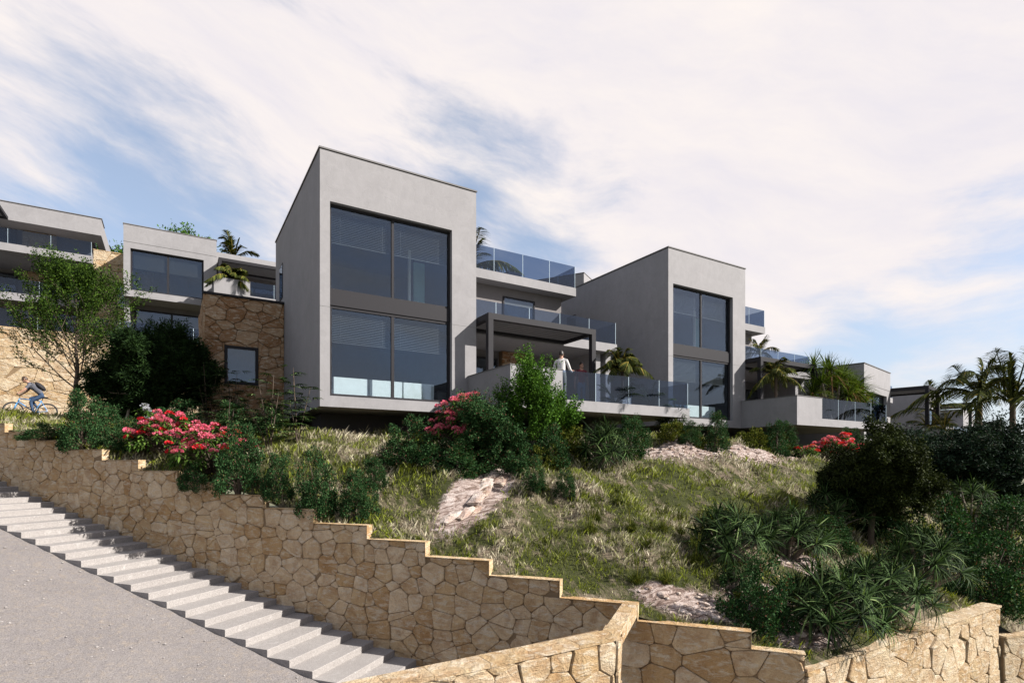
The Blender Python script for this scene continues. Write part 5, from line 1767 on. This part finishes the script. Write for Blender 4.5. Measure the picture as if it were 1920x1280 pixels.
def person(label, loc, rz, J, E, cols, hair, head_c, head_rot=None, group=None):
    """J: joints {name: (pos, radius)}; E: [(a, b, material index)]; one skinned surface, clothes by nearest bone"""
    names = list(J)
    me = bpy.data.meshes.new('person_body')
    me.from_pydata([J[n][0] for n in names], [(names.index(a), names.index(b)) for a, b, _ in E], [])
    o = bpy.data.objects.new('tmp', me); C.objects.link(o)
    md = o.modifiers.new('s', 'SKIN'); md.use_smooth_shade = True
    sv = me.skin_vertices[0].data
    for i, n in enumerate(names):
        rr = J[n][1]
        sv[i].radius = (rr, rr) if not hasattr(rr, '__len__') else rr
        sv[i].use_root = (n == 'pelvis')
    o.modifiers.new('u', 'SUBSURF').levels = 2
    dg = bpy.context.evaluated_depsgraph_get(); dg.update()
    ev = o.evaluated_get(dg).to_mesh()
    V = np.array([v.co for v in ev.vertices]); Fs = [tuple(p.vertices) for p in ev.polygons]
    o.evaluated_get(dg).to_mesh_clear()
    bpy.data.objects.remove(o)
    mb = MB().add([tuple(v) for v in V], Fs, True)
    nb = len(Fs)
    # head with face, ears; fingers
    hm = Matrix.Rotation(0, 3, 'Z') if head_rot is None else head_rot
    hc = Vector(head_c)
    mb.ell(hc, (.092, .073, .118), 14, 12, hm)
    mb.ell(hc + hm @ Vector((.035, 0, -.06)), (.062, .055, .06), 10, 8, hm)
    mb.tube([hc + hm @ Vector((.083, 0, .015)), hc + hm @ Vector((.112, 0, -.025)), hc + hm @ Vector((.088, 0, -.03))], [.009, .015, .010], 6)
    for s_ in (-1, 1):
        mb.ell(hc + hm @ Vector((-.005, s_ * .074, -.005)), (.022, .008, .032), 8, 6, hm)
    nh = len(mb.F)
    for s_ in (-1, 1):
        mb.ell(hc + hm @ Vector((.080, s_ * .030, .012)), (.010, .013, .008), 6, 5, hm)
        mb.tube([hc + hm @ Vector((.086, s_ * .016, .030)), hc + hm @ Vector((.078, s_ * .046, .032))], [.005, .004], 5)
    mb.tube([hc + hm @ Vector((.090, -.022, -.058)), hc + hm @ Vector((.094, 0, -.056)), hc + hm @ Vector((.090, .022, -.058))], [.003, .005, .003], 5)
    ne = len(mb.F)
    for w_, h_, tt in (('wrist_l', 'hand_l', 1), ('wrist_r', 'hand_r', -1)):
        a = Vector(J[w_][0]); b = Vector(J[h_][0]); d = (b - a).normalized()
        sd2 = d.cross(Vector((0, 0, 1)))
        sd2 = Vector((1, 0, 0)) if sd2.length < .3 else sd2.normalized()
        dn = d.cross(sd2).normalized()
        if dn.z > 0: dn = -dn
        if abs(d.z) > .8: dn = Vector((-.2, -tt, 0)).normalized()
        for k, (off, ln) in enumerate(((-.030, .066), (-.010, .076), (.010, .072), (.029, .058))):
            p = b + sd2 * off - d * .01
            mb.tube([p, p + d * ln * .55, p + d * ln * .85 + dn * ln * .35], [.0095, .0085, .0065], 5)
        p = b - d * .055 + sd2 * .03 * -tt
        mb.tube([p, p + d * .035 + sd2 * -.025 * tt, p + d * .065 + sd2 * -.028 * tt], [.012, .010, .008], 5)
    ob = mb.build('person', cols, None)
    A = np.array([J[a][0] for a, _, _ in E]); B = np.array([J[b][0] for _, b, _ in E]); mi = np.array([m for _, _, m in E])
    mats = []
    for k, p in enumerate(ob.data.polygons):
        if k < nb:
            c = np.array(p.center)
            ab = B - A; t = np.clip(((c - A) * ab).sum(1) / (ab * ab).sum(1), 0, 1)
            dist = np.linalg.norm(A + ab * t[:, None] - c, axis=1)
            mats.append(int(mi[np.argmin(dist)]))
        elif nh <= k < ne:
            mats.append(4)
        else:
            mats.append(0)
    ob.data.polygons.foreach_set('material_index', mats)
    ob.location = loc; ob.rotation_euler = (0, 0, rz)
    tag(ob, label, 'person', group)
    hb = MB()
    vs = []; fs = []
    nu, nv = 16, 7
    for j in range(nv + 1):
        for i in range(nu):
            ph = 2 * PI * i / nu; th = (PI * .62) * j / nv
            fr = max(0, math.cos(ph)) ** 1.5
            th2 = th * (1 - .42 * fr)
            vs.append(hc + hm @ Vector((.101 * math.sin(th2) * math.cos(ph) - .006, .081 * math.sin(th2) * math.sin(ph), .128 * math.cos(th2) + .004)))
    for j in range(nv):
        for i in range(nu):
            i2 = (i + 1) % nu
            fs.append((j * nu + i, (j + 1) * nu + i, (j + 1) * nu + i2, j * nu + i2))
    hb.add(vs, fs, True).build('hair', hair, ob)
    return ob


def limbs(**kw):
    J = dict(pelvis=((0, 0, .97), (.125, .15)), spine=((0, 0, 1.14), (.105, .13)), chest=((0, 0, 1.34), (.12, .165)), collar=((-.01, 0, 1.46), (.07, .10)), neck=((0, 0, 1.54), .052), skull=((.01, 0, 1.62), .06),
             sh_l=((0, .18, 1.42), .064), sh_r=((0, -.18, 1.42), .064), hip_l=((0, .095, .90), .095), hip_r=((0, -.095, .90), .095))
    J.update(kw)
    return J


EDGES = lambda top, leg: [('pelvis', 'spine', top), ('spine', 'chest', top), ('chest', 'collar', top), ('collar', 'neck', 0), ('neck', 'skull', 0), ('collar', 'sh_l', top), ('collar', 'sh_r', top)] + \
    [(a + s_, b + s_, m) for s_ in ('_l', '_r') for a, b, m in (('sh', 'cuff', top), ('cuff', 'elbow', 1 if LONG else 0), ('elbow', 'wrist', 1 if LONG else 0), ('wrist', 'hand', 0), ('hip', 'knee', leg), ('knee', 'ankle', leg), ('ankle', 'toe', 3))] + \
    [('pelvis', 'hip_l', leg), ('pelvis', 'hip_r', leg)]

LONG = False
J = limbs(cuff_l=((0, .225, 1.24), .052), elbow_l=((-.02, .245, 1.12), .043), wrist_l=((.03, .27, .88), .030), hand_l=((.05, .272, .80), .038),
          cuff_r=((0, -.225, 1.24), .052), elbow_r=((-.02, -.245, 1.12), .043), wrist_r=((.03, -.27, .88), .030), hand_r=((.05, -.272, .80), .038),
          knee_l=((.02, .10, .50), .062), ankle_l=((-.02, .11, .09), .045), toe_l=((.16, .13, .045), .042), knee_r=((.02, -.10, .50), .062), ankle_r=((-.02, -.11, .09), .045), toe_r=((.16, -.13, .045), .042))
person('man in a maroon T-shirt and jeans standing behind the balcony glass, facing the camera', (13.12, 16.56, 2.055), R(-110), J, EDGES(1, 2), [SK, CL['red'], CL['jeans2'], CL['shoe'], CL['hair']], CL['hair'], (.03, 0, 1.665))
LONG = True
J = limbs(cuff_l=((0.02, .225, 1.26), .056), elbow_l=((.03, .27, 1.13), .048), wrist_l=((.22, .25, 1.02), .034), hand_l=((.29, .24, 1.04), .038),
          cuff_r=((0.05, -.235, 1.28), .056), elbow_r=((.10, -.29, 1.14), .048), wrist_r=((.33, -.33, 1.10), .034), hand_r=((.40, -.34, 1.16), .038),
          knee_l=((.02, .10, .50), .068), ankle_l=((-.02, .11, .09), .05), toe_l=((.16, .13, .045), .045), knee_r=((.02, -.10, .50), .068), ankle_r=((-.02, -.11, .09), .05), toe_r=((.16, -.13, .045), .045))
person('man in a white shirt seen from behind, gesturing to the other man on the balcony', (11.22, 15.24, 2.055), R(48), J, EDGES(1, 2), [SK, CL['white'], CL['khaki'], CL['shoe'], CL['hair']], CL['hair'], (.02, 0, 1.665))

# cyclist and bicycle, heading left
BX, BY, BZ = -5.0, 29.9, h1(-5.0, 29.9)
bike = thing('bicycle', 'light blue mountain bike ridden by the cyclist in front of the pale wall', 'bicycle', (BX, BY, BZ), PI)
blue = plain('blue_frame_paint', (0.05, 0.20, 0.42), 0.3, 0, .5); rub = plain('tyre_rubber', (0.018, 0.018, 0.02), 0.8); alu = plain('alloy', (0.45, 0.45, 0.47), 0.35, .8)
for x in (-.53, .56):
    wh = MB().torus((0, 0, 0), .318, .024, nu=44).build('wheel', rub, bike, (x, 0, .342))
    MB().torus((0, 0, 0), .290, .010, nu=44, nv=6).build('rim', alu, wh)
    sp = MB()
    for k in range(24):
        a = 2 * PI * k / 24; b = a + (.5 if k % 2 else -.5)
        s_ = .03 if k % 4 < 2 else -.03
        sp.tube([(math.cos(b) * .02, s_, math.sin(b) * .02), (math.cos(a) * .285, 0, math.sin(a) * .285)], .0015, 3, False)
    sp.build('spokes', alu, wh)
    MB().tube([(0, -.05, 0), (0, .05, 0)], .02, 10).build('hub', alu, wh)
BBk = (-.10, 0, .30); ST = (-.34, 0, .76); HT = (.36, 0, .83); HB = (.40, 0, .70); RA = (-.53, 0, .342)
mb = MB().tube([BBk, ST], .018).tube([ST, HT], .019).tube([BBk, HB], .023).tube([HT, HB], .024)
for s_ in (-.045, .045):
    mb.tube([(BBk[0], s_ * .6, BBk[2]), (RA[0], s_, RA[2])], .011).tube([(ST[0], s_ * .5, ST[2] - .04), (RA[0], s_, RA[2])], .011)
mb.build('frame', blue, bike)
mb = MB()
for s_ in (-.055, .055):
    mb.tube([(.44, s_, .62), (.56, s_, .342)], [.022, .014])
mb.tube([(.44, -.055, .62), (.44, .055, .62)], .02).tube([(.40, 0, .70), (.44, 0, .62)], .02)
mb.build('fork', blue, bike)
MB().tube([HT, (.34, 0, .93), (.41, 0, .97)], .016).tube([(.38, -.30, .985), (.41, -.10, .97), (.41, .10, .97), (.38, .30, .985)], .013).build('handlebar', M['metal'], bike)
MB().tube([ST, (-.39, 0, .90)], .013).build('seat_post', M['metal'], bike)
MB().ell((-.42, 0, .915), (.14, .07, .03), 12, 6).build('saddle', M['metal'], bike)
MB().torus((BBk[0], -.04, BBk[2]), .085, .006, nu=24, nv=5).tube([(BBk[0], -.07, BBk[2]), (BBk[0] + .02, -.07, BBk[2] - .17)], .011).tube([(BBk[0], .07, BBk[2]), (BBk[0] - .02, .07, BBk[2] + .17)], .011) \
    .box(BBk[0] - .03, BBk[0] + .07, -.16, -.075, BBk[2] - .185, BBk[2] - .165).box(BBk[0] - .07, BBk[0] + .03, .075, .16, BBk[2] + .165, BBk[2] + .185).build('crank', alu, bike)
# in the rider's frame x points forward; his left side is +y
J = dict(pelvis=((-.36, 0, 1.00), (.12, .14)), spine=((-.26, 0, 1.17), (.105, .125)), chest=((-.08, 0, 1.33), (.115, .155)), collar=((.03, 0, 1.44), (.065, .09)), neck=((.10, 0, 1.51), .05), skull=((.15, 0, 1.58), .06),
         sh_l=((.02, .17, 1.40), .062), sh_r=((.02, -.17, 1.40), .062), hip_l=((-.36, .09, .96), .095), hip_r=((-.36, -.09, .96), .095),
         cuff_l=((.12, .22, 1.24), .052), elbow_l=((.17, .24, 1.17), .043), wrist_l=((.33, .24, 1.03), .030), hand_l=((.385, .24, 1.0), .036),
         cuff_r=((.12, -.22, 1.24), .052), elbow_r=((.17, -.24, 1.17), .043), wrist_r=((.33, -.24, 1.03), .030), hand_r=((.385, -.24, 1.0), .036),
         knee_l=((.00, .11, .72), .068), ankle_l=((-.10, .12, .23), .048), toe_l=((.08, .13, .165), .04),
         knee_r=((.06, -.10, .86), .068), ankle_r=((-.17, -.12, .52), .048), toe_r=((.0, -.13, .49), .04))
LONG = False
person('cyclist in a grey shirt and blue jeans leaning over the handlebar, riding left', (BX, BY, BZ), PI, J, EDGES(1, 2), [SK, CL['grey'], CL['jeans'], CL['shoe'], CL['hair_b']], CL['hair_b'], (.20, 0, 1.625), Matrix.Rotation(.25, 3, 'Y'))
bp = thing('backpack', 'black backpack on the back of the cyclist', 'backpack', (BX + .20, BY, BZ + 1.34), PI)
mm = Matrix.Rotation(-.72, 3, 'Y')
MB().ell((-.10, 0, .02), (.105, .15, .235), 14, 10, Matrix.Rotation(.78, 3, 'Y')).build('bag', M['metal'], bp)
mb = MB()
for s_ in (-.10, .10):
    mb.tube([(.02, s_, .20), (.16, s_ * 1.25, .16), (.20, s_ * 1.5, .02), (.08, s_ * 1.5, -.12)], .012, 6)
mb.build('strap', M['metal'], bp)

# pale low wall and pavement glimpsed far right behind the trees
pw = tag(MB().box(0, 26, 0, .3, -1, 2.2).build('boundary_wall', M['white']), 'pale wall glimpsed through the dark trees at the right edge', 'wall')
pw.location = (34, 7.5, -5.0); pw.rotation_euler = (0, 0, R(-8))
